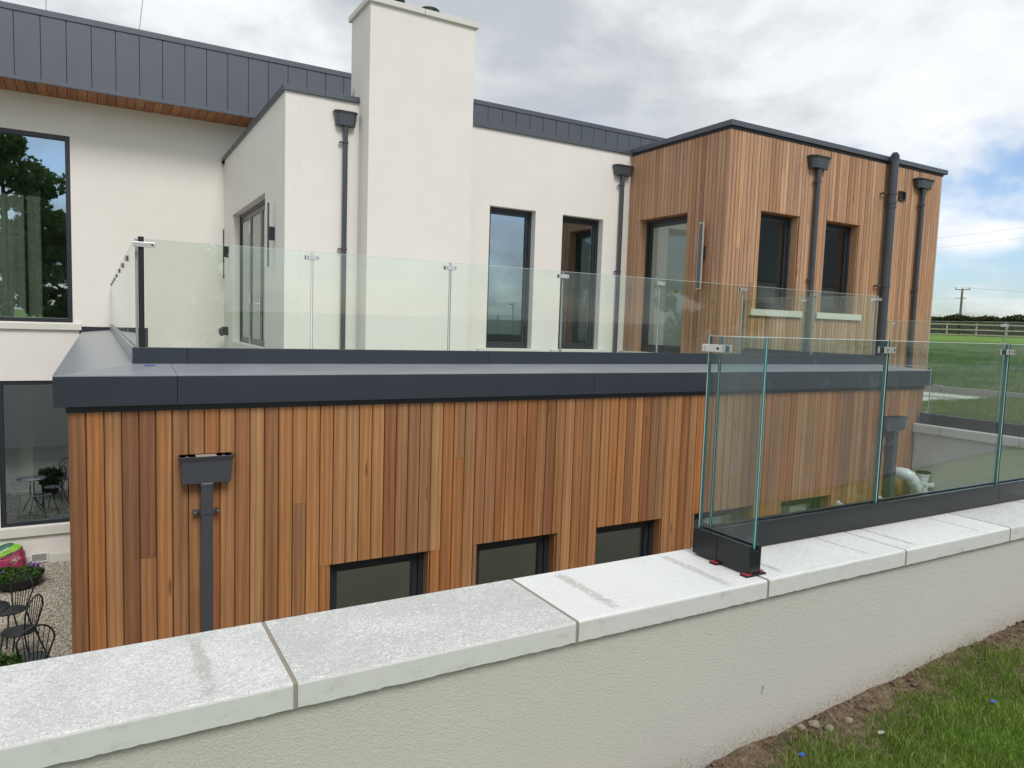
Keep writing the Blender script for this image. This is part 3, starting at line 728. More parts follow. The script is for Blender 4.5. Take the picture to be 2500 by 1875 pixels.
# terrace balustrade
tb = thing('glass_balustrade', (4.4, 5.63, KZ), 'long frameless glass balustrade round the roof terrace on a dark upstand', 'balustrade')
TC, TZ, TG = KY+.033, -.246, .503
channel(tb, 'x', KX0, KX1, TC, .066, KZ-.004, TZ, 'fascia', seams=(.56, 3.0, 5.6))
channel(tb, 'y', KY+.067, YM-.06, KX0+.033, .066, KZ-.004, TZ, 'ledge', seams=(8.9, 12.2))
channel(tb, 'y', KY+.067, YT-.03, KX1-.033, .066, KZ-.004, TZ, 'fascia')
px = [.293, 1.447, 2.618, 3.772, 4.954, 6.148, 7.353, 8.565]
for i in range(7): panel(tb, 'x', px[i]+.007, px[i+1]-.007, TC, TZ-.014, TG, .0175, 'glass')
for u in px[1:7]: clip(tb, 'x', u, TC, TG-.045, .105, .032, .044)
LC = KX0+.033
py = [5.665, 7.15, 8.31, 9.46, 10.83, 12.1, 13.25, 14.5, 15.32]
for i in range(8): panel(tb, 'y', py[i]+.007, py[i+1]-.007, LC, TZ-.014, TG, .0175, 'glass')
for v in py[1:8]: clip(tb, 'y', v, LC, TG-.045, .09, .045, .05)
MB().box(.255, .291, TC-.017, TC+.017, TZ-.012, TG+.012).build('corner_dark_edge', M['slot'], tb, bevel=.002)  # added black strip for glass edges that look dark end-on
mb = MB(); mb.box(.222, .36, TC-.030, TC-.0185, TG-.06, TG-.026); o = mb.build('corner_clip', M['steel'], tb, bevel=.0015)
MB().tube([(.342, TC-.0306, TG-.043), (.342, TC-.0296, TG-.043)], .007, 10).build('screw', M['slot'], o)
RX = KX1-.075
pr = [5.665, 6.72, 7.76]
for i in range(2): panel(tb, 'y', pr[i]+.007, pr[i+1]-.007, RX, TZ-.014, TG, .0175, 'glass')
clip(tb, 'y', 6.72, RX, TG-.045, .09, .032, .044); clip(tb, 'y', 7.74, RX, TG-.045, .06, .032, .044)
mb = MB(); mb.box(8.47, 8.60, TC-.030, TC-.019, TG-.06, TG-.028); mb.box(RX-.024, RX-.0125, TC+.011, TC+.08, TG-.06, TG-.028); mb.build('corner_clip', M['steel'], tb, bevel=.0015)

# ------------------------------------------------------------------ rendered house
hs = thing('house', (4, 16, GZ), 'cream rendered two storey house with dark zinc fascia panels and a tall chimney', 'house')
BW = (-4.2, -.369, -.241, 3.075); LWN = (-1.525, -.2, -3.936, -1.292)
mb = MB(); wall_open(mb, 'y', YM, .25, -7, 3.0, GZ, 3.75, [BW, LWN]); mb.build('wall', M['render'], hs)
mb = MB(); mb.box(-7, -.17, YM-.022, YM-.001, GZ, -4.50); mb.build('plinth', M['render_yard'], hs)
DO = (11.39, 14.36, -.50, 1.843)
mb = MB(); wall_open(mb, 'x', XB, .20, YB, YM-.002, -.72, 3.0, [DO]); mb.build('wall', M['render'], hs)
WA = (5.336, 6.177, -.395, 1.83); WB = (6.700, 7.533, -.395, 1.828)
mb = MB(); wall_open(mb, 'y', YB, .20, XB+.2005, XT+.15, -.72, 3.0, [WA, WB]); mb.build('wall', M['render'], hs)
# front strip so the corner closes
w_ = window(hs, 'y', YM, .028, *BW, pane='pane', fw=.075, sash=0)
o = MB().box(-1.02, -.99, YM+.03, YM+.09, BW[2]+.08, BW[3]-.08)
MB().box(-4.4, -.235, YM-.06, YM+.02, -.372, -.262).build('sill', M['cast'], w_, bevel=.004)
w2 = window(hs, 'y', YM, .03, *LWN, pane='pane', fw=.075, sash=0)
MB().box(-1.7, -.17, YM-.07, YM+.02, -4.115, -3.955).build('sill', M['cast'], w2, bevel=.004)
for wn in (WA, WB):
    o = window(hs, 'y', YB, .125, *wn, pane='pane', fw=.05, sash=.042)
    MB().box(wn[0]-.16, wn[1]+.13, YB-.045, YB+.12, -.470, -.397).build('sill', M['cast'], o, bevel=.003)
    MB().box(wn[0]+.12, wn[0]+.17, YB+.139, YB+.144, wn[2]+.02, wn[2]+.045).build('drain_cap', M['slot'], o)
# folding terrace door
dr = subpart('folding_door', (XB+.17, 12.9, -.5), hs)
mb = MB(); dx = XB+.125
for a, b, c, d in ((DO[0], DO[0]+.06, DO[2], DO[3]), (DO[1]-.06, DO[1], DO[2], DO[3]), (DO[0]+.06, DO[1]-.06, DO[3]-.06, DO[3])): mb.box(dx, dx+.075, a+.001, b-.001, c, d-.001)
mb.build('frame', M['frame'], dr)
lv = [DO[0]+.06, 12.05, 13.30, DO[1]-.06]
lv = [DO[0]+.06, DO[0]+.06+.93, DO[0]+.06+1.88, DO[1]-.06]
for i in range(3):
    a, b = lv[i]+.003, lv[i+1]-.003; mb = MB(); s = .085; q = dx+.012
    mb.box(q, q+.05, a, a+s, DO[2]+.01, DO[3]-.063); mb.box(q, q+.05, b-s, b, DO[2]+.01, DO[3]-.063); mb.box(q, q+.05, a+s, b-s, DO[3]-.063-s, DO[3]-.063); mb.box(q, q+.05, a+s, b-s, DO[2]+.01, DO[2]+.01+s)
    mb.build('door_leaf', M['frame'], dr)
    MB().box(q+.02, q+.027, a+s-.003, b-s+.003, DO[2]+.01+s-.003, DO[3]-.063-s+.003).build('pane', M['pane'], dr)
for zz in (1.52, .3, -.45): MB().box(dx-.004, dx+.012, lv[2]-.03, lv[2]+.03, zz-.09, zz+.09).build('hinge', M['steel'], dr)
mb = MB(); q = lv[1]+.05; mb.box(dx-.002, dx+.0115, q-.018, q+.018, -.0, .26); mb.tube([(dx-.002, q, .2), (dx-.05, q, .2), (dx-.052, q+.13, .2)], .009, 8); mb.build('handle', M['steel'], dr)
# window mullion shown by the big upper window
# roof trims
mb = MB(); mb.box(XB-.035, XB+.16, YB-.035, YM-.02, 2.995, 3.068); mb.build('roof_trim', M['zinc'], hs, bevel=.003)
mb = MB(); mb.box(XB+.1605, 2.74, YB-.035, YB+.16, 2.995, 3.068); mb.build('roof_trim', M['zinc'], hs, bevel=.003)
mb = MB(); mb.box(2.743, 3.215, YB-.037, YB+.16, 2.995, 3.072); mb.build('roof_trim', M['zinc'], hs, bevel=.003)
mb = MB(); mb.box(4.79, 7.2, YB-.035, YB+.16, 2.985, 3.075); mb.build('roof_trim', M['zinc'], hs, bevel=.003)
mb = MB(); mb.box(7.203, XT-.02, YB-.035, YB+.16, 2.985, 3.075); mb.build('roof_trim', M['zinc'], hs, bevel=.003)
mb = MB(); mb.box(XB-.05, XB-.004, YM-.10, YM-.03, 2.93, 2.99); mb.build('roof_trim', M['black'], hs)
mb = MB(); mb.box(XB+.17, XT+.5, YB+.17, YFA+.05, 2.90, 2.985); mb.build('flat_roof', M['zinc'], hs)
# zinc fascia of the main roof: upright tray panels, cap, soffit boards
P0, PP = -1.093, .3605
zt_, zb2 = 4.765, 3.70
for i in range(-9, 41):
    a, b = P0+PP*i, P0+PP*(i+1); mb = MB(); mb.box(a+.006, b-.006, YFA, YFA+.02, zb2+.045, zt_)
    mb.build('fascia_panel', M['zinc'], hs)
MB().box(-4.4, 13.7, YFA-.018, YFA+.3, zt_+.001, 4.862).build('fascia_cap', M['zinc'], hs, bevel=.003)
MB().box(-4.4, 13.7, YFA-.014, YFA+.02, zb2-.012, zb2+.044).build('fascia_trim', M['zinc'], hs, bevel=.003)
MB().box(-4.4, 13.7, YFA+.021, YFA+.04, zb2, zt_).build('fascia_backing', M['slot'], hs)
MB().box(-7, 13.7, YFA+.3, 24, 4.78, 4.85).build('roof', M['zinc'], hs)
SB = {}
for i in range(48):
    a = -4.3+.148*i
    if 'm' not in SB:
        mb = MB(); mb.prism([(-.0715, 0), (.0715, 0), (.0715, .012), (.066, .018), (-.066, .018), (-.0715, .012)], 'z', -.44, .44); SB['m'] = mb.mesh('soffit_board', M['soffit_wood'], (0, 0, 0))[0]
    o = inst(SB['m'], 'soffit_board', (a, YFA+.4505+.01, 3.728), hs); o.rotation_euler = (math.radians(-90), 0, 0); o.location.z += .0
MB().box(-4.4, 3.0, YFA+.022, YM, 3.729, 3.75).build('soffit_backing', M['backing'], hs)
# chimney
CHX0, CHX1, CHY0, CHY1, CHZ = 3.222, 4.785, 9.65, 10.46, 4.215
ch = MB().box(CHX0, CHX1, CHY0, CHY1, -.72, CHZ).build('chimney', M['render'], hs)
for a, b in ((CHX0-.042, 3.985), (3.991, CHX1+.042)): MB().box(a, b, CHY0-.042, CHY1+.042, CHZ+.001, CHZ+.078).build('cap_stone', M['cast'], ch, bevel=.006)
for x, dz in ((4.22, 0), (3.68, .05)):
    mb = MB(); mb.lathe([(.10, .0), (.10, .11), (.155, .125), (.155, .15), (.14, .155), (.14, .17), (.02, .175)], (x, 10.02, CHZ+.08+dz), 24); 
    if dz: mb.lathe([(.12, -.05), (.12, 0)], (x, 10.02, CHZ+.081+dz), 24)
    mb.build('flue_terminal', M['iron'], ch, smooth=True)
mb = MB(); mb.prism([(YB+.17, 3.07), (CHY1, 3.07), (CHY1, 3.12), (YB+.17, 3.28)], 'x', CHX0-.012, CHX0-.001); mb.build('flashing', M['steel'], ch)
# flashing where the terrace meets the house
MB().box(-.27, .85, YM-.018, YM-.002, -.70, -.305).build('flashing', M['frame'], hs)
# rooms behind the glass
def room(parent, x0, x1, y0, y1, z0, z1, m='room', fl='roomfloor', parts=()):
    mb = MB(); mb.box(x0, x1, y1, y1+.05, z0, z1); mb.box(x0-.05, x0, y0, y1, z0, z1); mb.box(x1, x1+.05, y0, y1, z0, z1); mb.box(x0, x1, y0, y1, z1, z1+.05)
    for q in parts: mb.box(*q)
    mb.build('room_lining', M[m], parent); MB().box(x0, x1, y0, y1, z0-.05, z0-.001).build('room_floor', M[fl], parent)
room(hs, -6.5, .8, YM+.255, 20.5, -.32, 3.3, 'room', parts=[(-1.9, -1.6, 16.6, 17.2, -.3, 3.2)])
room(hs, -6.5, .8, YM+.255, 20.5, -4.1, -.8, 'room', parts=[(-1.33, -1.12, 16.9, 17.1, -4.1, -.9), (-1.9, -1.62, 15.9, 16.3, -4.1, -.9)])
room(hs, 5.0, 8.05, YB+.205, 13.6, -.42, 2.4, 'room', parts=[(6.28, 6.36, YB+.3, 12.2, -.4, 2.4), (7.15, 8.0, 12.2, 12.3, -.4, 1.9)])
room(hs, XB+.205, 4.9, YB+.5, YM-.1, -.48, 2.4, 'room', parts=[(2.75, 2.8, 11.0, 14.9, -.4, 2.3)])
MB().box(-1.09, -1.045, YM+.24, YM+.30, -.25, 2.0).build('curtain_pole', M['slot'], hs)
cu = thing('curtain', (-1.2, YM+.5, -.3), 'pale curtain hanging inside the big upper left window', 'curtain')
mb = MB(); pts = []
for i in range(90):
    u = -2.6+1.75*i/89; pts.append((u, YM+.45+.05*math.sin(i*.9)+.02*math.sin(i*2.3)))
vs = [(x, y, -.3) for x, y in pts]+[(x, y, 2.02) for x, y in pts]; n = len(pts)
mb.add(vs, [(i, i+1, n+i+1, n+i) for i in range(n-1)]); mb.build('fabric', M['curtain'], cu, smooth=True, sharp=False)
# low air vent
av = subpart('air_vent', (-.96, YM-.03, -4.53), hs)
mb = MB(); a, b, c, d = -1.085, -.825, -4.615, -4.45
mb.box(a, b, YM-.06, YM-.023, d-.018, d); mb.box(a, b, YM-.06, YM-.023, c, c+.018); mb.box(a, a+.018, YM-.06, YM-.023, c+.018, d-.018); mb.box(b-.018, b, YM-.06, YM-.023, c+.018, d-.018); mb.build('frame', M['white'], av)
for i in range(9): MB().box(a+.019, b-.019, YM-.05, YM-.03, c+.021+.0142*i, c+.030+.0142*i).build('louvre', M['concrete'], av)
# aerial rods on the roof
for i, (x, y, top, dx_) in enumerate(((-.72, 16.2, 7.0, 0.0), (.85, 16.2, 7.0, .12))):
    ar = MB().tube([(x-dx_, y, 4.852), (x+dx_, y, top)], .009, 6).build('aerial_rod', M['wire']); tag(ar, ('thin upright' if i == 0 else 'thin slightly leaning') + ' rod rising from the dark roof against the sky', 'aerial', 'rods on the roof')

# ------------------------------------------------------------------ upper timber extension
te = thing('timber_extension', (10.8, 9, -.6), 'upper extension clad in pale brown narrow vertical cedar boards with flat roof', 'building')
WC = (8.818, 9.69, .358, 1.848); WD = (10.350, 11.21, .358, 1.853); DT = (8.627, 9.77, -.46, 1.838)
UB, UT = -.96, 2.955
mb = MB(); wall_open(mb, 'y', YT+.022, .22, XT+.022, XTR-.02, UB-.1, 3.0, [WC, WD]); 
wall_open(mb, 'x', XT+.0225, .22, YT+.2425, YB-.002, -.72, 3.0, [DT]); mb.box(XTR-.3, XTR-.02, YT+.243, 13, UB, 3.0)
mb.build('backing_wall', M['backing'], te)
def clad(parent, u0, u1, pos, z0, z1, opens, n, t, m, axis, gap=.0065):
    p = (u1-u0)/n
    for i in range(n):
        a, b = u0+p*i, u0+p*(i+1); c = (a+b)/2; wd = p-gap; hit = None
        for o in opens:
            if min(b, o[1])-max(a, o[0]) > .004: hit = o
        if hit is None:
            if random.random() < .07:
                k = round(random.uniform(.3, 2.4)*4)/4
                board(parent, c, z0, k-.001, pos, wd, t, m, axis, 'u'); board(parent, c, k+.001, z1, pos, wd, t, m, axis, 'u')
            else: board(parent, c, z0, z1, pos, wd, t, m, axis, 'u')
        else:
            board(parent, c, hit[3]+.001, z1, pos, wd, t, m, axis, 'u')
            if hit[2]-.10 > z0+.05: board(parent, c, z0, hit[2]-.098, pos, wd, t, m, axis, 'u')
            l, r = hit[0]-a, b-hit[1]
            if l > .012: board(parent, a+gap/2+(l-gap/2)/2, max(z0, hit[2]-.096), hit[3]-.001, pos, l-gap/2, t, m, axis, 'u')
            if r > .012: board(parent, b-gap/2-(r-gap/2)/2, max(z0, hit[2]-.096), hit[3]-.001, pos, r-gap/2, t, m, axis, 'u')
random.seed(5)
clad(te, XT, XTR, YT+.02, UB, UT, [WC, WD], 67, .02, M['up_wood'], 'x')
clad(te, YT+.0005, YB-.002, XT+.02, -.70, UT, [DT], 28, .02, M['up_wood'], 'y')
for (a, b, c, d) in (WC, WD):
    MB().box(b-.012, b-.0005, YT+.021, YT+.149, c, d-.013).build('reveal_lining', M['up_wood'], te); MB().box(a+.0005, a+.012, YT+.021, YT+.149, c, d-.013).build('reveal_lining', M['up_wood'], te)
    MB().box(a, b, YT+.021, YT+.149, d-.012, d-.0005).build('reveal_lining', M['soffit_wood'], te)
    o = window(te, 'y', YT, .15, a+.001, b-.001, c, d-.001, pane='pane_dark', fw=.05, sash=.055)
    MB().box(a-.15, b+.16, YT-.05, YT+.15, c-.105, c-.005).build('sill', M['cast'], o, bevel=.004)
MB().box(XT+.021, XT+.149, DT[1]-.012, DT[1]-.0005, DT[2], DT[3]-.013).build('reveal_lining', M['up_wood'], te)
MB().box(XT+.021, XT+.149, DT[0]+.0005, DT[0]+.012, DT[2], DT[3]-.013).build('reveal_lining', M['up_wood'], te)
MB().box(XT+.021, XT+.149, DT[0], DT[1], DT[3]-.012, DT[3]-.0005).build('reveal_lining', M['soffit_wood'], te)
o = window(te, 'x', XT, .15, DT[0]+.001, DT[1]-.001, DT[2]+.06, DT[3]-.001, name='glazed_door', pane='pane_dark', fw=.06, sash=.06)
mb = MB(); mb.tube([(XT+.185, 8.95, .62), (XT+.13, 8.95, .62), (XT+.125, 9.12, .61)], .011, 8); mb.build('handle', M['brass'], o, smooth=True)
MB().box(XT-.07, XT+.15, DT[0]-.1, DT[1]+.35, -.50, -.405).build('threshold', M['cast'], o, bevel=.004)
mb = MB(); mb.box(XT-.03, XTR+.115, YT-.035, YT+.09, 3.0, 3.078); mb.box(XT-.03, XT+.09, YT+.0905, YB-.04, 3.0, 3.078); mb.build('roof_trim', M['zinc'], te, bevel=.003)
mb = MB(); mb.box(XT-.008, XTR+.02, YT-.008, YT+.07, UT+.001, 2.999); mb.box(XT-.008, XT+.07, YT+.071, YB-.037, UT+.001, 2.999); mb.build('trim_strip', M['slot'], te)
MB().box(XT+.1, XTR+.1, YT+.1, 13, 2.99, 3.05).build('flat_roof', M['zinc'], te)
MB().box(XTR-.018, XTR+.004, YT+.0, YT+.03, UB, UT).build('corner_trim', M['lampframe'], te)
room(te, XT+.25, XTR-.35, YT+.25, 11.6, -.47, 2.6, 'roomdark', parts=[(9.9, 9.98, YT+.3, 10.0, -.45, 2.6)])
MB().box(8.85, 9.25, 9.3, 9.34, 1.80, 2.2).build('wall_panel', M['white'], te)
MB().box(9.32, 9.44, 9.6, 9.63, .75, 1.55).build('wall_panel', M['tan'], te)
ve = subpart('wall_vent', (12.31, YT-.02, 2.46), te)
mb = MB(); a, b, c, d = 12.222, 12.398, 2.385, 2.548; y0, y1 = YT-.03, YT-.001
mb.box(a, b, y0, y1, d-.02, d); mb.box(a, b, y0, y1, c, c+.02); mb.box(a, a+.02, y0, y1, c+.02, d-.02); mb.box(b-.02, b, y0, y1, c+.02, d-.02); mb.build('frame', M['frame'], ve)
MB().box(a+.02, b-.02, YT-.008, YT-.0015, c+.02, d-.02).build('opening', M['slot'], ve)

# ------------------------------------------------------------------ rainwater goods
def hopper(parent, cx, yb, zt, wd, h, dp, taper=.8):
    """Open-topped tapered hopper head against a wall at y=yb."""
    mb = MB(); a, b = wd/2, wd/2*taper; cf = .35 if taper < .84 else .06
    y0, y1 = yb-dp, yb-.004; zl = zt-h*.22; t = .006
    def ring(hw, yf, z): 
        q = (y1-yf)*cf; g = hw*(1-cf*.9) if cf > .1 else hw*.97
        return [(cx-hw, yf+q, z), (cx-g, yf, z), (cx+g, yf, z), (cx+hw, yf+q, z), (cx+hw, y1, z), (cx-hw, y1, z)]
    m_ = a-(a-b)*.55
    R = [ring(b, y0+dp*.20, zt-h), ring(m_, y0+dp*.13, zl), ring(a, y0, zt-.004), ring(a, y0, zt), ring(a-t, y0+t, zt), ring(m_-t, y0+dp*.13+t, zl), ring(b-t, y0+dp*.20+t, zt-h+t)]
    vs = [p for r in R for p in r]; n = 6; fs = []
    for i in range(6): fs += [(i*n+j, i*n+(j+1) % n, (i+1)*n+(j+1) % n, (i+1)*n+j) for j in range(n)]
    fs += [tuple(reversed(range(n))), tuple(6*n+j for j in range(n))]
    mb.add(vs, fs); return mb.build('hopper_head', M['pipe'], parent, bevel=.002)
def downpipe(cx, yb, zt, zb, wd, h, dp, r, label, brk, square=False, slope=0, inner=False):
    t = thing('rainwater_downpipe', (cx, yb, zb), label, 'downpipe', 'grey rainwater downpipes with hopper heads')
    hp = hopper(t, cx, yb, zt, wd, h, dp, .88 if square else .78)
    yc = yb-.012-r*1.25
    if square:
        mb = MB(); mb.box(cx-r, cx+r, yc-r, yc+r, zb, zt-h+.004); mb.box(cx-r-.004, cx+r+.004, yc-r-.004, yc+r+.004, zt-h-.03, zt-h+.003)
        mb.build('pipe', M['pipe'], t, bevel=.008)
    else:
        mb = MB(); mb.tube([(cx, yc, zb), (cx, yc, zt-h+.004)], r, 20); mb.tube([(cx, yc, zt-h-.06), (cx, yc, zt-h+.003)], r*1.12, 20); mb.build('pipe', M['pipe'], t, smooth=True)
    for zz in brk:
        mb = MB()
        if square: mb.box(cx-r-.005, cx+r+.005, yc-r-.006, yc+r+.004, zz-.012, zz+.012); mb.box(cx-r-.04, cx-r-.005, yc+.0, yc+r, zz-.006, zz+.006); mb.box(cx+r+.005, cx+r+.04, yc+.0, yc+r, zz-.006, zz+.006)
        else: mb.tube([(cx, yc, zz-.012), (cx, yc, zz+.012)], r*1.22, 20); mb.box(cx-r-.05, cx+r+.012, yc+r*.2, yc+r*.9, zz-.008, zz+.008)
        b = mb.build('bracket', M['pipe'], t)
        for s in ((-1, 1) if square else (-1,)):
            mb = MB(); q = cx+s*(r+.035); mb.tube([(q, yc-.012, zz), (q, yc+r*.9, zz)], .013, 12); mb.build('boss', M['pipe'], b)
            if square: MB().tube([(q, yc-.016, zz), (q, yc-.0125, zz)], .0065, 10).build('screw', M['steel'], b)
    if inner:
        mb = MB(); mb.box(cx-.058, cx+.058, yb-.09, yb-.006, zt-.075, zt-.012); mb.build('outlet', M['slot'], t)
        mb = MB(); mb.box(cx-.064, cx+.064, yb-.092, yb-.006, zt-.0115, zt-.004); mb.box(cx-.064, cx-.059, yb-.092, yb-.006, zt-.08, zt-.012); mb.box(cx+.059, cx+.064, yb-.092, yb-.006, zt-.08, zt-.012); mb.build('outlet_spout', M['lampframe'], t)
        for s in (-.115, .115):
            MB().tube([(cx+s, yb-.012, zt-.02), (cx+s, yb-.008, zt-.02)], .011, 12).build('screw', M['steel'], t)
    return t
downpipe(3.018, YB, 2.835, -.5, .335, .19, .13, .034, 'round grey downpipe and hopper between the corner and the tall chimney', (2.42, .965))
downpipe(7.87, YB, 2.765, -.5, .40, .165, .14, .034, 'round grey downpipe and hopper on cream wall beside the timber corner', (2.43, .965))
downpipe(10.00, YT, 2.805, -.6, .485, .185, .15, .038, 'round grey downpipe and hopper between the two timber wall windows', (2.42, .87))
downpipe(12.86, YT, 2.81, -.9, .52, .16, .15, .038, 'round grey downpipe and hopper at the far end of the timber wall', (2.36, .85))
downpipe(.628, AY, -.942, GZ, .34, .185, .115, .037, 'square grey downpipe with open hopper on the lower orange boards', (-1.325,), True, inner=True)
downpipe(8.30, AY, -.960, GZ, .42, .165, .12, .044, 'square grey downpipe and hopper behind glass near the retaining wall', (-1.30,), True)
sv = thing('soil_vent_pipe', (11.9, YT-.12, -.9), 'thick dark soil vent pipe with slotted cap rising above the timber roofline', 'pipe')
yc = YT-.105; R_ = .072
MB().tube([(11.88, yc, -.9), (11.88, yc, 2.98)], R_, 24).build('pipe', M['pipe'], sv, smooth=True)
for zz in (2.30, 2.22): MB().tube([(11.88, yc, zz-.025), (11.88, yc, zz+.025)], R_*1.13, 24).build('collar', M['pipe'], sv, smooth=True)
for zz in (2.44, .865):
    mb = MB(); mb.tube([(11.88, yc, zz-.014), (11.88, yc, zz+.014)], R_*1.16, 24); mb.box(11.70, 11.88, yc+.03, yc+.05, zz-.01, zz+.01); mb.tube([(11.71, yc+.0, zz), (11.71, YT-.002, zz)], .016, 10); mb.build('bracket', M['pipe'], sv)
mb = MB(); mb.lathe([(R_*.99, 0), (R_*.99, .03), (R_*.6, .05), (R_*.5, .14)], (11.88, yc, 2.981), 20)
for k in range(14):
    a = 2*math.pi*k/14; mb.tube([(11.88+R_*.98*math.cos(a), yc+R_*.98*math.sin(a), 3.0), (11.88+R_*.88*math.cos(a), yc+R_*.88*math.sin(a), 3.09), (11.88+R_*.4*math.cos(a), yc+R_*.4*math.sin(a), 3.135)], .007, 5)
mb.build('slotted_cap', M['pipe'], sv)

# white soil pipe branch in the light well
sp = thing('soil_pipe', (8.735, 4.985, GZ), 'white plastic soil pipe branch with open side sockets in the light well', 'pipe')
px_, py_ = 8.735, 4.985
mb = MB(); mb.lathe([(.055, 0), (.055, 2.72), (.066, 2.725), (.068, 2.80), (.057, 2.80), (.057, 2.92), (.064, 2.925), (.066, 2.965), (.060, 2.97), (.074, 2.98), (.078, 3.01), (.070, 3.015)], (px_, py_, GZ), 28, cap=False)
mb.build('branch_body', M['pvc'], sp, smooth=True)
MB().lathe([(.068, 0), (.001, .001)], (px_, py_, GZ+2.995), 24, cap=False).build('opening', M['slot'], sp)
MB().lathe([(.081, 0), (.081, .02), (.069, .02), (.069, .0)], (px_, py_, GZ+3.008), 28, cap=False).build('seal_ring', M['rubber'], sp, smooth=True)
for dx_, dy_ in ((-.75, -.66), (.55, -.83)):
    mb = MB(); a = Vector((px_, py_, GZ+2.855)); d_ = Vector((dx_, dy_, .12)).normalized()
    mb.tube([a+d_*.04, a+d_*.10], .030, 18); mb.tube([a+d_*.085, a+d_*.125], .037, 18); mb.build('side_socket', M['pvc'], sp, smooth=True)
    mb = MB(); mb.tube([a+d_*.1252, a+d_*.1256], .027, 18); mb.build('socket_opening', M['concrete'], sp)
mb = MB(); mb.tube([(px_, py_, GZ+2.70), (px_-.08, py_-.0, GZ+2.80), (px_-.20, py_+.005, GZ+2.93)], .058, 22); mb.build('branch_arm', M['pvc'], sp, smooth=True)
mb = MB(); mb.tube([(px_-.17, py_+.005, GZ+2.90), (px_-.215, py_+.006, GZ+2.948)], .072, 22); mb.build('collar', M['pvc'], sp, smooth=True)
mb = MB(); mb.tube([(px_-.21, py_+.006, GZ+2.943), (px_-.25, py_+.012, GZ+2.985), (px_-.285, py_+.04, GZ+3.01), (px_-.30, py_+.085, GZ+3.012), (px_-.30, py_+.20, GZ+3.01)], [.066, .070, .072, .070, .066], 24); mb.build('elbow', M['pvc'], sp, smooth=True)
# raised landing with white bins
o = MB().box(6.45, 8.3, 4.35, 4.95, GZ, -2.352).build('light_well_platform', M['concrete']); o['kind'] = 'structure'
for i, (x, y) in enumerate(((6.845, 4.60), (7.545, 4.60))):
    bn = thing('white_bin', (x, y, -2.35), ('white open bin under the low timber window' if i == 0 else 'white open bin beside the lower right downpipe'), 'bin', 'white bins in the light well')
    mb = MB(); zt_b = -1.700-.014*i; x0 = x-.30                  # tall left side with a folded flange, low front and right side
    mb.prism([(4.601, -2.35), (4.601, zt_b), (4.585, zt_b), (4.30, zt_b-.06), (4.30, -2.35)], 'x', x0, x0+.012); mb.box(x0+.0125, x0+.045, 4.589, 4.601, -2.35, zt_b)
    mb.box(x0+.0455, x0+.52, 4.589, 4.601, -2.35, -1.93); mb.box(x0+.52, x0+.532, 4.30, 4.601, -2.35, -1.93); mb.box(x0+.0125, x0+.5195, 4.30, 4.312, -2.35, -1.93); mb.box(x0+.0125, x0+.5195, 4.3125, 4.5885, -2.349, -2.335); mb.build('bin_body', M['white'], bn)
    bg_ = MB(); 
    bm = bmesh.new(); bmesh.ops.create_icosphere(bm, subdivisions=3, radius=1)
    vs = []
    for v in bm.verts:
        c = v.co; q = 1+.16*mnoise.noise(c*2.3+Vector((i*5, 0, 0)))+.09*mnoise.noise(c*6)
        vs.append((x-.03+c.x*.125*q, 4.45+c.y*.11*q, -1.905+c.z*.165*q))
    bg_.add(vs, [[v.index for v in f.verts] for f in bm.faces]); bm.free()
    tag(bg_.build('rubbish_bag', M['white']), 'crumpled white plastic bag bulging out of the bin ' + ('under the low timber windows' if i == 0 else 'beside the lower right downpipe'), 'plastic bag', 'white bags in the bins')

# ------------------------------------------------------------------ wall lamps and socket
def bar_lamp(x, y, z0, z1, bz0, bz1, label, off=.075, w_=.035):
    t = thing('wall_lamp', (x, y, bz0), label, 'wall lamp', 'slim upright bar lamps')
    b = MB().box(x-off-.022, x-off, y-w_/2, y+w_/2, z0, z1).build('lamp_bar', M['lampframe' if w_ > .05 else 'pipe'], t, bevel=.002)
    MB().box(x-off-.0245, x-off-.0225, y-w_/2+.014, y+w_/2-.014, z0+.02, z1-.02).build('diffuser', M['lamp'], b)
    MB().box(x-off, x-.001, y-.03, y+.03, bz0, bz1).build('bracket', M['frame'], t)
    return t
bar_lamp(XB, 10.72, .70, 1.60, 1.075, 1.262, 'slim bar wall lamp on cream wall at the near side of the folding door')
bar_lamp(XB, 14.86, .70, 1.62, 1.095, 1.30, 'slim bar wall lamp on cream wall at the far side of the folding door')
bar_lamp(XT, 8.215, .62, 1.635, 1.07, 1.275, 'slim bar wall lamp on the timber wall beside the glazed door', .07, .10)
ts = thing('outdoor_socket', (XB-.05, 14.95, -.32), 'small black outdoor socket box low on the cream wall by the door', 'socket')
MB().box(XB-.09, XB-.001, 14.87, 15.03, -.40, -.235).build('housing', M['rubber'], ts, bevel=.012)
mb = MB(); mb.prism([(XB-.092, -.235), (XB-.16, -.28), (XB-.16, -.38), (XB-.125, -.42), (XB-.092, -.41)], 'y', 14.88, 15.02); mb.build('flip_cover', M['pipe'], ts, bevel=.008)

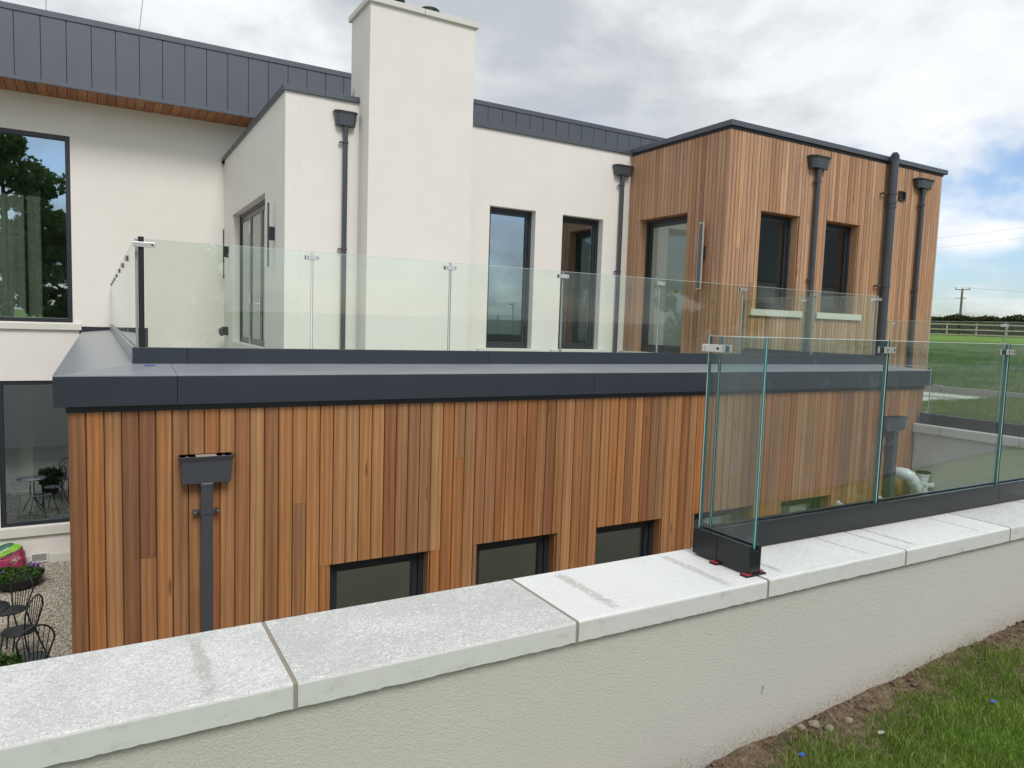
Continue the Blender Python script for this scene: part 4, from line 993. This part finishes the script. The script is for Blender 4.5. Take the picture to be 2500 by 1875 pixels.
# ------------------------------------------------------------------ courtyard furniture and planting
def bistro_chair(x, y, f, label):
    t = thing('bistro_chair', (x, y, GZ+.012), label, 'chair', 'black bistro chairs in the courtyard')
    F = Vector((f[0], f[1], 0)).normalized(); S = Vector((-F.y, F.x, 0))
    B = Vector((x, y, GZ+.012))
    P = lambda a, b, z: B+F*a+S*b+Vector((0, 0, z))
    mb = MB(); n = 28; r = .195
    pts = [P(r*math.cos(2*math.pi*k/n), r*math.sin(2*math.pi*k/n), .45) for k in range(n)]
    mb.add([*pts, *[p-Vector((0, 0, .012)) for p in pts]], [tuple(range(n)), tuple(reversed(range(n, 2*n))), *[(k, n+k, n+(k+1) % n, (k+1) % n) for k in range(n)]]); mb.build('seat', M['iron'], t)
    hp = [P(-.145, -.125, .45)]
    for k in range(17):
        a = math.pi*k/16; u = -.20*math.cos(a)*1.0; zz = .70+.22*math.sin(a)
        hp.append(P(-.16-.30*(zz-.45)*.45, u*(1.0 if 0 < k < 16 else .98), zz))
    hp.append(P(-.145, .125, .45))
    MB().tube(hp, .0105, 8).build('back_hoop', M['iron'], t, smooth=True)
    for k in range(6):
        u = -.095+.038*k; top = .70+.22*math.sqrt(max(0, 1-(u*1.55/.20)**2)); 
        MB().tube([P(-.165, u, .45), P(-.17-.135*(top-.45), u*1.5, top)], .0055, 6).build('spindle', M['iron'], t)
    for (a, b, a2, b2) in ((.12, -.13, .19, -.17), (.12, .13, .19, .17), (-.14, -.12, -.27, -.18), (-.14, .12, -.27, .18)):
        MB().tube([P(a, b, .44), P(a+(a2-a)*.35, b+(b2-b)*.35, .25), P(a2, b2, 0)], .0105, 8).build('leg', M['iron'], t, smooth=True)
    return t
bistro_chair(-1.10, 11.85, (-.72, -.69), 'black metal bistro chair nearest the flower bowl, hoop back facing us')
bistro_chair(-.93, 11.03, (-.9, .43), 'black metal bistro chair in the middle, its back leaning toward the boards')
bistro_chair(-.74, 10.08, (-.35, .94), 'black metal bistro chair nearest the stone coping, partly hidden by it')
tt = thing('bistro_table', (-1.34, 11.25, GZ+.012), 'round black metal bistro table at the left edge between the chairs', 'table')
MB().lathe([(.30, -.012), (.305, -.006), (.305, 0), (.295, .006), (.01, .006)], (-1.34, 11.25, GZ+.74), 40).build('table_top', M['iron'], tt, smooth=True)
for k in range(4):
    a = math.pi/4+k*math.pi/2; c_, s_ = math.cos(a), math.sin(a)
    MB().tube([(-1.34+c_*.05, 11.25+s_*.05, GZ+.73), (-1.34+c_*.05, 11.25+s_*.05, GZ+.3), (-1.34+c_*.25, 11.25+s_*.25, GZ+.014)], .011, 8).build('leg', M['iron'], tt, smooth=True)

pb = thing('flower_bowl', (-1.24, 14.2, GZ), 'wide low dark bowl planter with leafy plants and purple flowers', 'planter')
MB().lathe([(.17, .0), (.29, .05), (.38, .13), (.435, .225), (.42, .226), (.37, .15), (.01, .13)], (-1.24, 14.2, GZ), 40).build('bowl', M['rubber'], pb, smooth=True)
MB().lathe([(.385, .16), (.01, .19)], (-1.24, 14.2, GZ), 30).build('soil', M['soil'], pb)
n = 2600; a = rng.uniform(0, 2*np.pi, n); r = .37*np.sqrt(rng.uniform(0, 1, n)); hh = .15+.16*np.sqrt(np.clip(1-(r/.42)**2, 0, 1))*rng.uniform(.2, 1, n)*(1+.5*np.sin(a*3+1)*.6)
leaves('leaves', np.stack([-1.24+r*np.cos(a), 14.2+r*np.sin(a), GZ+hh], 1), .030, M['plant'], parent=pb, kind='stuff')
n = 150; cl = rng.integers(0, 4, n); cx = np.array([-1.55, -1.48, -1.0, -.93])[cl]; cy = np.array([14.0, 14.25, 14.38, 14.3])[cl]
leaves('flowers', np.stack([cx+rng.normal(0, .05, n), cy+rng.normal(0, .05, n), GZ+.30+rng.normal(0, .03, n)], 1), .024, M['petal'], parent=pb, kind='stuff', aspect=.9)
n = 26; leaves('orange_blooms', np.stack([-1.22+rng.normal(0, .03, n), 14.25+rng.normal(0, .03, n), GZ+.44+rng.normal(0, .02, n)], 1), .02, M['tan'], parent=pb, kind='stuff', aspect=.9)
ps = thing('potted_shrub', (-1.06, 9.75, GZ), 'bushy green shrub in a dark pot by the near bistro chair', 'potted plant')
MB().lathe([(.15, 0), (.20, .3), (.215, .31), (.195, .31), (.18, .27), (.01, .27)], (-1.06, 9.75, GZ), 28).build('pot', M['rubber'], ps, smooth=True)
n = 3600; d_ = rng.normal(size=(n, 3)); d_ /= np.linalg.norm(d_, axis=1)[:, None]; rr = rng.uniform(.4, 1, n)[:, None]**.6
q = d_*rr*np.array([.27, .27, .20]); q *= (1+.3*np.sin(d_[:, :1]*7)*np.cos(d_[:, 1:2]*6))
leaves('leaves', q+np.array([-1.06, 9.75, GZ+.47]), .030, M['plant'], parent=ps, kind='stuff')
MB().tube([(-1.06, 9.75, GZ+.25), (-1.05, 9.76, GZ+.5)], .012, 8).build('stem', M['bark'], ps)

# compost bag against the wall
cb = thing('compost_bag', (-1.44, 15.12, GZ), 'green and pink plastic bag of compost standing against the cream wall', 'bag')
bm = bmesh.new(); bmesh.ops.create_cube(bm, size=1); bmesh.ops.subdivide_edges(bm, edges=bm.edges, cuts=9, use_grid_fill=True)
vs = []
for v in bm.verts:
    x, y, z_ = v.co*2
    k = (1-.12*max(0, z_)**2-.05*z_); bx = .31*x*k*(1-.06*abs(y)**3); by = .17*y*(1-.45*max(0, (z_+.2))**1.3)*(1-.10*abs(x)**4)
    bz = .235*z_ + (.03*math.sin(x*3.2) if z_ > .5 else 0) - .05*max(0, x)*max(0, z_)
    d2 = .018*mnoise.noise(Vector((x*2.1, y*2, z_*2.6)))+.010*mnoise.noise(Vector((x*5, y*5, z_*6)))
    vs.append((-1.47+bx+d2, 15.16+by-d2, GZ+.245+bz+d2))
mb = MB(); mb.add(vs, [[v.index for v in f.verts] for f in bm.faces]); bm.free(); bag = mb.build('sack', M['bag'], cb, origin=(-1.47, 15.16, GZ+.25), smooth=True, sharp=False)
def text(s, size, loc, rot, m, parent, name='lettering'):
    cu_ = D.curves.new(name, 'FONT'); cu_.body = s; cu_.size = size; cu_.extrude = .0015; cu_.align_x = 'CENTER'; cu_.resolution_u = 2
    tmp = D.objects.new('tmp', cu_); C.objects.link(tmp); bpy.context.view_layer.update()
    me = D.meshes.new_from_object(tmp.evaluated_get(bpy.context.evaluated_depsgraph_get())); D.objects.remove(tmp)
    me.materials.clear(); me.materials.append(m)
    o = D.objects.new(name, me); C.objects.link(o); o.rotation_euler = rot; place(o, Vector(loc), parent); return o
text('COMPOST', .075, (-1.34, 14.995, GZ+.335), (math.radians(72), math.radians(-24), 0), M['ink'], cb)
text('HILLMIX', .055, (-1.47, 15.01, GZ+.395), (math.radians(72), math.radians(-24), 0), M['white'], cb)

# bar stool behind the low window
bs = thing('bar_stool', (-1.33, 15.95, -4.15), 'bar stool with fabric seat behind the low left window', 'stool')
mb = MB(); mb.tube([(-1.30, 15.95, -4.1), (-1.30, 15.95, -3.45)], .03, 12); mb.build('post', M['iron'], bs)
MB().lathe([(.2, 0), (.2, .015), (.03, .03)], (-1.30, 15.95, -4.1), 24).build('base', M['iron'], bs)
mb = MB(); mb.tube([(-1.30+.14*math.cos(a)+.1, 15.95+.14*math.sin(a), -3.85) for a in [2*math.pi*k/20 for k in range(20)]], .008, 6, closed=True); mb.build('foot_ring', M['iron'], bs)
mb = MB(); mb.prism([(-1.52, -3.12), (-1.49, -3.12), (-1.38, -3.38), (-1.12, -3.33), (-1.10, -3.39), (-1.38, -3.46)], 'y', 15.78, 16.12); mb.build('seat_shell', M['tan'], bs, bevel=.01)
mb = MB(); mb.box(-1.38, -1.15, 15.80, 16.10, -3.35, -3.29); mb.build('cushion', M['bluecloth'], bs, bevel=.02)

# ------------------------------------------------------------------ path, kerb edging and paving by the lawn
for i, (x0, x1, y0, y1) in enumerate(((11.95, 12.58, 6.06, 6.66), (11.95, 12.58, 6.69, 7.3), (10.75, 11.5, 6.06, 6.66), (10.75, 11.5, 6.69, 7.3))):
    o = MB().box(x0, x1, y0, y1, -.985, -.948).build('paving_slab', M['flag'], bevel=.004); tag(o, ('pale paving slab in the gravel strip, ' + ('next to the edging kerb' if i < 2 else 'on the house side') + (', touching the lawn' if i % 2 == 0 else ', close to the timber wall')), 'paving slab', 'pale slabs in the gravel path')
o = MB().box(9.05, 9.62, 5.20, 5.62, -.97, -.938).build('paving_slab', M['concrete'], bevel=.004); tag(o, 'small grey slab in the grass behind the black channel by the timber corner', 'paving slab')
for i in range(10):
    y0 = 2.6+.92*i; yy = y0+.905
    o = MB().box(12.93, 12.985, y0, yy, -1.05, -.845+.0207*max(0, math.hypot(4, yy-5)-4.5)).build('edging_kerb', M['concrete'], bevel=.006); tag(o, 'grey concrete edging kerb between the gravel strip and the lawn', 'kerb', 'edging kerbs of the gravel strip')

# ------------------------------------------------------------------ field fence, hedge, power pole
FT = Vector((.45, -.893, 0)).normalized(); FP = Vector((57.7, 32.0, 0))
fe = thing('field_fence', (57.7, 32, .28), 'wooden post and rail fence along the far edge of the lawn', 'fence')
pm = MB().box(-.055, .055, -.055, .055, -.3, 1.0).mesh('fence_post', M['fence'], (0, 0, 0))[0]
rm = MB().box(-.97, .97, -.022, .022, -.045, .045).mesh('fence_rail', M['fence'], (0, 0, 0))[0]
ra = math.atan2(FT.y, FT.x)
for i in range(-6, 14):
    p = FP+FT*(1.94*i); h = ground_h(p.x, max(p.y, 2))
    o = inst(pm, 'fence_post', (p.x, p.y, h), fe); o.rotation_euler = (random.uniform(-.02, .02), random.uniform(-.02, .02), ra)
    q = p+FT*.97+Vector((-.07, -.04, 0))
    for zz in (.90, .50, .12): o = inst(rm, 'fence_rail', (q.x, q.y, h+zz), fe); o.rotation_euler = (0, random.uniform(-.012, .012), ra)
hg = thing('field_hedge', (60, 34, .3), 'long clipped dark green hedge behind the post and rail fence', 'hedge')
n = 42000; s_ = rng.uniform(-16, 34, n); N_ = np.array([.893, .45, 0]); base = np.array([57.7, 32, 0])+N_*2.6
top = 1.48+.10*np.sin(s_*.35)+.08*np.sin(s_*1.3+1)+.07*np.sin(s_*3.1)
side = rng.uniform(0, 1, n); dd = np.where(side < .6, rng.uniform(-.1, .15, n), rng.uniform(0, 1.3, n)); zz = np.where(side < .6, rng.uniform(0, 1, n), rng.uniform(.82, 1.03, n))*top
pts = base+np.outer(s_, np.array(FT[:]))+np.outer(dd, N_); pts[:, 2] = .27+zz+rng.normal(0, .03, n)
o = leaves('foliage', pts, .085, M['hedge'], parent=hg, kind='stuff')
n = 260; s_ = rng.uniform(-16, 34, n); pts = base+np.outer(s_, np.array(FT[:]))+np.outer(rng.uniform(0, 1, n), N_); pts[:, 2] = 1.55
blades('twigs', pts, rng.uniform(.3, .85, n), np.full(n, .022), M['hedge'], .5, parent=hg)
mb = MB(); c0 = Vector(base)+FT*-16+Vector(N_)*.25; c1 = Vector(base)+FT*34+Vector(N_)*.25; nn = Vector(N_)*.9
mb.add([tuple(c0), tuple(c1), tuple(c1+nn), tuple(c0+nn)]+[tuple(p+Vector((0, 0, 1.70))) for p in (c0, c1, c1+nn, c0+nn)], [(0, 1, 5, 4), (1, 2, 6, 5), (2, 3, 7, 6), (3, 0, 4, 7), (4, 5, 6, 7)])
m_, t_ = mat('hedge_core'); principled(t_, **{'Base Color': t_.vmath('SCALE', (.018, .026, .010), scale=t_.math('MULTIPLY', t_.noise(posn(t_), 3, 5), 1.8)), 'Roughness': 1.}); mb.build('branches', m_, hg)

pp = thing('power_pole', (96.84, 52.17, .4), 'wooden power pole with crossarms standing beyond the hedge', 'power pole')
MB().tube([(96.84, 52.17, .3), (96.84, 52.17, 6.32)], [.17, .12], 12).build('pole', M['pole'], pp)
A0, A1 = Vector((96.45, 52.88, 6.33)), Vector((97.24, 51.43, 6.33)); ad = (A1-A0).normalized()
mb = MB(); mb.tube([A0, A1], .06, 6); mb.build('crossarm', M['pole'], pp)
mb = MB(); c_ = Vector((96.84, 52.17, 5.22)); mb.tube([c_-ad*.42, c_+ad*.5], .05, 6); mb.build('crossarm', M['pole'], pp)
tops = []
for k, u in enumerate((.03, .49, .98)):
    p = A0+(A1-A0)*u; MB().tube([p+Vector((0, 0, .05)), p+Vector((0, 0, .16)), p+Vector((0, 0, .26))], [.03, .065, .05], 8).build('insulator', M['pole'], pp); tops.append(p+Vector((0, 0, .26)))
MB().tube([c_+Vector((0, 0, -.1)), c_+ad*1.25+Vector((-1, -.5, -3.6))], .018, 5).build('stay_wire', M['wire'], pp)
MB().tube([c_-ad*.42, c_-ad*.75], .04, 6).build('switch', M['iron'], pp)
def cable(a, b, sag, r, label, group='overhead power lines'):
    pts = [a.lerp(b, k/14)+Vector((0, 0, -sag*4*(k/14)*(1-k/14))) for k in range(15)]
    o = MB().tube(pts, r, 5).build('power_line', M['wire']); tag(o, label, 'power line', group)
E_ = Vector((70, -48, 0))
for p, nm in zip(tops, ('first', 'middle', 'last')): cable(p, p+Vector((12, -80, {'first': -5.4, 'middle': -6.2, 'last': -7.0}[nm])), .5, .006, 'thin overhead line leaving the far end of the pole crossarm' if nm == 'last' else ('thin overhead line leaving the middle of the pole crossarm' if nm == 'middle' else 'thin overhead line leaving the house end of the pole crossarm'))
cable(tops[0], tops[0]+Vector((-20, 70, .6)), .8, .009, 'thin overhead line from the pole crossarm back behind the timber extension')
cable(c_-ad*.75, c_-ad*.75+Vector((-20, 70, -.6)), .8, .009, 'thin lower line from the pole back behind the timber extension')
cable(Vector((52.0, 31.4, 7.05)), Vector((62, 18, 9.6)), .2, .006, 'overhead line crossing the white cloud, upper of two')
cable(Vector((52.0, 31.4, 6.35)), Vector((62, 18, 8.9)), .2, .007, 'overhead line crossing the white cloud, lower of two')

# ------------------------------------------------------------------ what stands behind the camera and shows in the glass
def tree(x, y, gz, h, rad, label, n=16000, seed=0, low=.22):
    g = np.random.default_rng(seed); t = thing('broadleaf_tree', (x, y, gz), label, 'tree', 'trees reflected in the windows')
    mb = MB(); mb.tube([(x, y, gz-.2), (x+.1, y, gz+h*.3), (x+.05, y+.1, gz+h*.62), (x, y, gz+h*.85)], [.30, .22, .13, .04], 10)
    for k in range(9):
        a = k*2.4; zz = gz+h*(.28+.055*k); L = rad*(.95-.06*k)
        mb.tube([(x+.05, y, zz), (x+L*.5*math.cos(a), y+L*.5*math.sin(a), zz+L*.30), (x+L*.92*math.cos(a), y+L*.92*math.sin(a), zz+L*.42)], [.09, .06, .02], 6)
    mb.build('trunk', M['bark'], t, smooth=True)
    cl = []
    for k in range(70):
        a = g.uniform(0, 2*np.pi); zz = g.uniform(low, 1); rr = rad*np.sqrt(max(.02, 1-((zz-.5)/.62)**2))*g.uniform(.25, 1.0)
        cl.append((x+rr*math.cos(a), y+rr*math.sin(a), gz+h*zz*.97, rad*g.uniform(.16, .36)))
    cl = np.array(cl); ix = g.integers(0, len(cl), n); d_ = g.normal(size=(n, 3)); d_ /= np.linalg.norm(d_, axis=1)[:, None]; d_ *= g.uniform(.3, 1, n)[:, None]**.5
    pts = cl[ix, :3]+d_*cl[ix, 3:4]*np.array([1, 1, .75])
    leaves('crown', pts, .15, M['leaf'], parent=t)
tree(-3.6, -9.5, -1.75, 9.5, 2.6, 'tall leafy tree reflected at the left edge of the big upper window', 15000, 1)
tree(-.9, -12.0, -1.7, 6.6, 2.7, 'bushy dark tree filling the lower half of the big window reflection', 18000, 2, .05)
tree(1.8, -15, -1.6, 6.0, 2.2, 'smaller dark tree reflected beside the bushy one in the big window', 12000, 3, .05)
tree(21.3, -9.5, -.8, 6.5, 2.3, 'broad unseen tree added to darken the narrow window by the downpipe', 14000, 4, .05)  # added out of view to keep sky out of that window's reflection
nh = thing('neighbour_house', (34, -12, -.6), 'cream house with dark slate roof reflected in the timber wall windows', 'house')
mb = MB(); wall_open(mb, 'y', -8, -.3, 27, 43, -1, 2.4, [(30.5, 31.7, .3, 1.6), (35.5, 36.7, .3, 1.6)]); mb.box(27, 27.3, -16, -8.301, -1, 2.4); mb.box(42.7, 43, -16, -8.301, -1, 2.4); mb.build('wall', M['render'], nh)
for a in (30.5, 35.5): window(nh, 'y', -8.02, .1, a, a+1.2, .3, 1.6, sgn=-1)
rf = MB().prism([(-7.6, 2.4), (-12, 6.2), (-16.4, 2.4)], 'x', 26.7, 43.3).build('roof', M['slate'], nh)
MB().box(34.4, 35.4, -12.5, -11.5, 5.6, 7.2).build('chimney', M['render'], rf)

# ------------------------------------------------------------------ small things on the near ground
def scatter(n, x0, x1, y0, y1): return rng.uniform(x0, x1, n), rng.uniform(y0, y1, n)
def nz(x, y, s, o=0): return np.array([mnoise.noise((a*s, b*s, o)) for a, b in zip(x, y)])
def gh(x, y): return np.array([ground_h(a, b) for a, b in zip(x, y)])
N = 105000; x, y = scatter(N, 1.55, 5.4, .62, 1.79)
soilness = 1.815-y+.22*nz(x, y, 2.4)+.07*nz(x, y, 7., 3)+.10*np.clip(x-2.7, -.35, .45)*1.0-.05
keep = rng.uniform(0, 1, N) < np.clip((soilness-.03)/.20, 0.02, 1)**1.3
x, y = x[keep], y[keep]; cl = nz(x, y, 9., 8); L = (.024+.036*rng.uniform(0, 1, len(x))**1.5)*(1+.5*cl)
tint = np.clip(rng.beta(2, 3, len(x))+.22*cl, 0, 1)
tint[rng.uniform(0, 1, len(x)) < .035] = 1.0
blades('grass', np.stack([x, y, gh(x, y)-.004], 1), L, rng.uniform(.0018, .0036, len(x)), M['blade'], .95, tint)
N = 90000; x = 9.05+3.85*rng.uniform(0, 1, N); y = rng.uniform(2.2, 6.06, N); L = rng.uniform(.03, .075, N); cl = nz(x, y, 2.2, 8)
blades('grass', np.stack([x, y, np.full(N, -.958)], 1), L*(1+.4*cl), rng.uniform(.004, .007, N), M['blade'], .8, np.clip(rng.beta(2, 3, N)+.2*cl, 0, 1))
N = 150000; r_ = 13+ (34*rng.uniform(0, 1, N)**1.6); a_ = rng.uniform(.36, .62, N); x = r_*np.cos(a_); y = r_*np.sin(a_); k = (x > 13.0) & ((y > 6.05) | (x > 13.0)); x, y = x[k], y[k]
cl = nz(x, y, .9, 8)
blades('grass', np.stack([x, y, gh(x, y)-.01], 1), rng.uniform(.05, .11, len(x)), rng.uniform(.009, .02, len(x)), M['blade'], .8, np.clip(rng.beta(2, 3, len(x))+.45*cl+.25*nz(x, y, .17, 2), 0, 1))
# clods and stones along the wall foot
N = 1900; x = rng.uniform(1.5, 5.2, N); y = 1.795-np.abs(rng.normal(0, .10, N)); k = y > 1.3; x, y = x[k], y[k]
pebbles('soil_clods', np.stack([x, y, gh(x, y)+.003], 1), rng.uniform(.002, .011, len(x))*(rng.uniform(0, 1, len(x))**2*.9+.35), M['soil'])
for i, (x, y, s, lb) in enumerate(((2.46, 1.755, .022, 'larger rounded stone lying against the foot of the garden wall'), (2.40, 1.77, .017, 'pale stone just left of the larger one at the wall foot'), (2.485, 1.705, .019, 'flat tan stone in the soil just in front of the larger stone'), (2.60, 1.70, .017, 'flat stone half sunk in the soil at the grass edge'), (2.27, 1.60, .014, 'small pale stone in the soil near the blue scrap'), (2.12, 1.62, .012, 'light stone chip in the bare soil, lowest in view'))):
    bm = bmesh.new(); bmesh.ops.create_icosphere(bm, subdivisions=3, radius=1); h = ground_h(x, y)
    vs = [(x+v.co.x*s*1.0*(1+.45*mnoise.noise(v.co*1.4+Vector((i*3., 0, 0)))), y+v.co.y*s*(1+.25*mnoise.noise(v.co*1.6+Vector((i*7., 0, 0)))), h+.12*s+v.co.z*s*.75*(1+.35*mnoise.noise(v.co*2+Vector((i, 0, 0))))) for v in bm.verts]
    mb = MB(); mb.add(vs, [[v.index for v in f.verts] for f in bm.faces]); bm.free(); o = mb.build('stone', M['stone'], smooth=True, sharp=False); tag(o, lb, 'stone', 'stones at the wall foot')
for x, y, lb, m_ in ((2.225, 1.628, 'small blue plastic scrap on the soil edge below the channel corner', 'blue'), (3.17, 1.45, 'small blue plastic scrap lying deep in the green grass', 'blue'), (2.59, 1.56, 'pale grey plastic scrap in the sparse grass', 'lampframe')):
    mb = MB(); h = ground_h(x, y)+.032; pts = []
    for i in range(5):
        for j in range(4): pts.append((x-.014+.007*i, y-.009+.006*j, h+.006*mnoise.noise((i*.9, j*.9, x*9))))
    mb.add(pts, [(i*4+j, (i+1)*4+j, (i+1)*4+j+1, i*4+j+1) for i in range(4) for j in range(3)]); mb.add([(a, b, c-.0015) for a, b, c in pts], [(i*4+j, i*4+j+1, (i+1)*4+j+1, (i+1)*4+j) for i in range(4) for j in range(3)])
    tag(mb.build('plastic_scrap', M[m_]), lb, 'scrap')
o = MB().box(.28, .345, 5.50, 5.535, -.3705, -.3695).build('tape_scrap', M['blue']); o.rotation_euler = (math.atan2(.045, .464), 0, 0); o.location.z = -.358-.0985*(5.6-5.5175)+.002; tag(o, 'tiny blue tape scrap lying on the grey metal ledge', 'scrap')
# gravel stones that can be told apart
N = 16000; x = rng.uniform(-2.4, -.17, N); y = rng.uniform(9.3, 15.37, N)
pebbles('gravel', np.stack([x, y, np.full(N, GZ+.006)], 1), rng.uniform(.009, .019, N), M['pebble'])
N = 5000; x = rng.uniform(9.3, 12.9, N); y = rng.uniform(6.05, 7.6, N)
pebbles('gravel', np.stack([x, y, np.full(N, -.967)], 1), rng.uniform(.008, .018, N), M['pebble'])
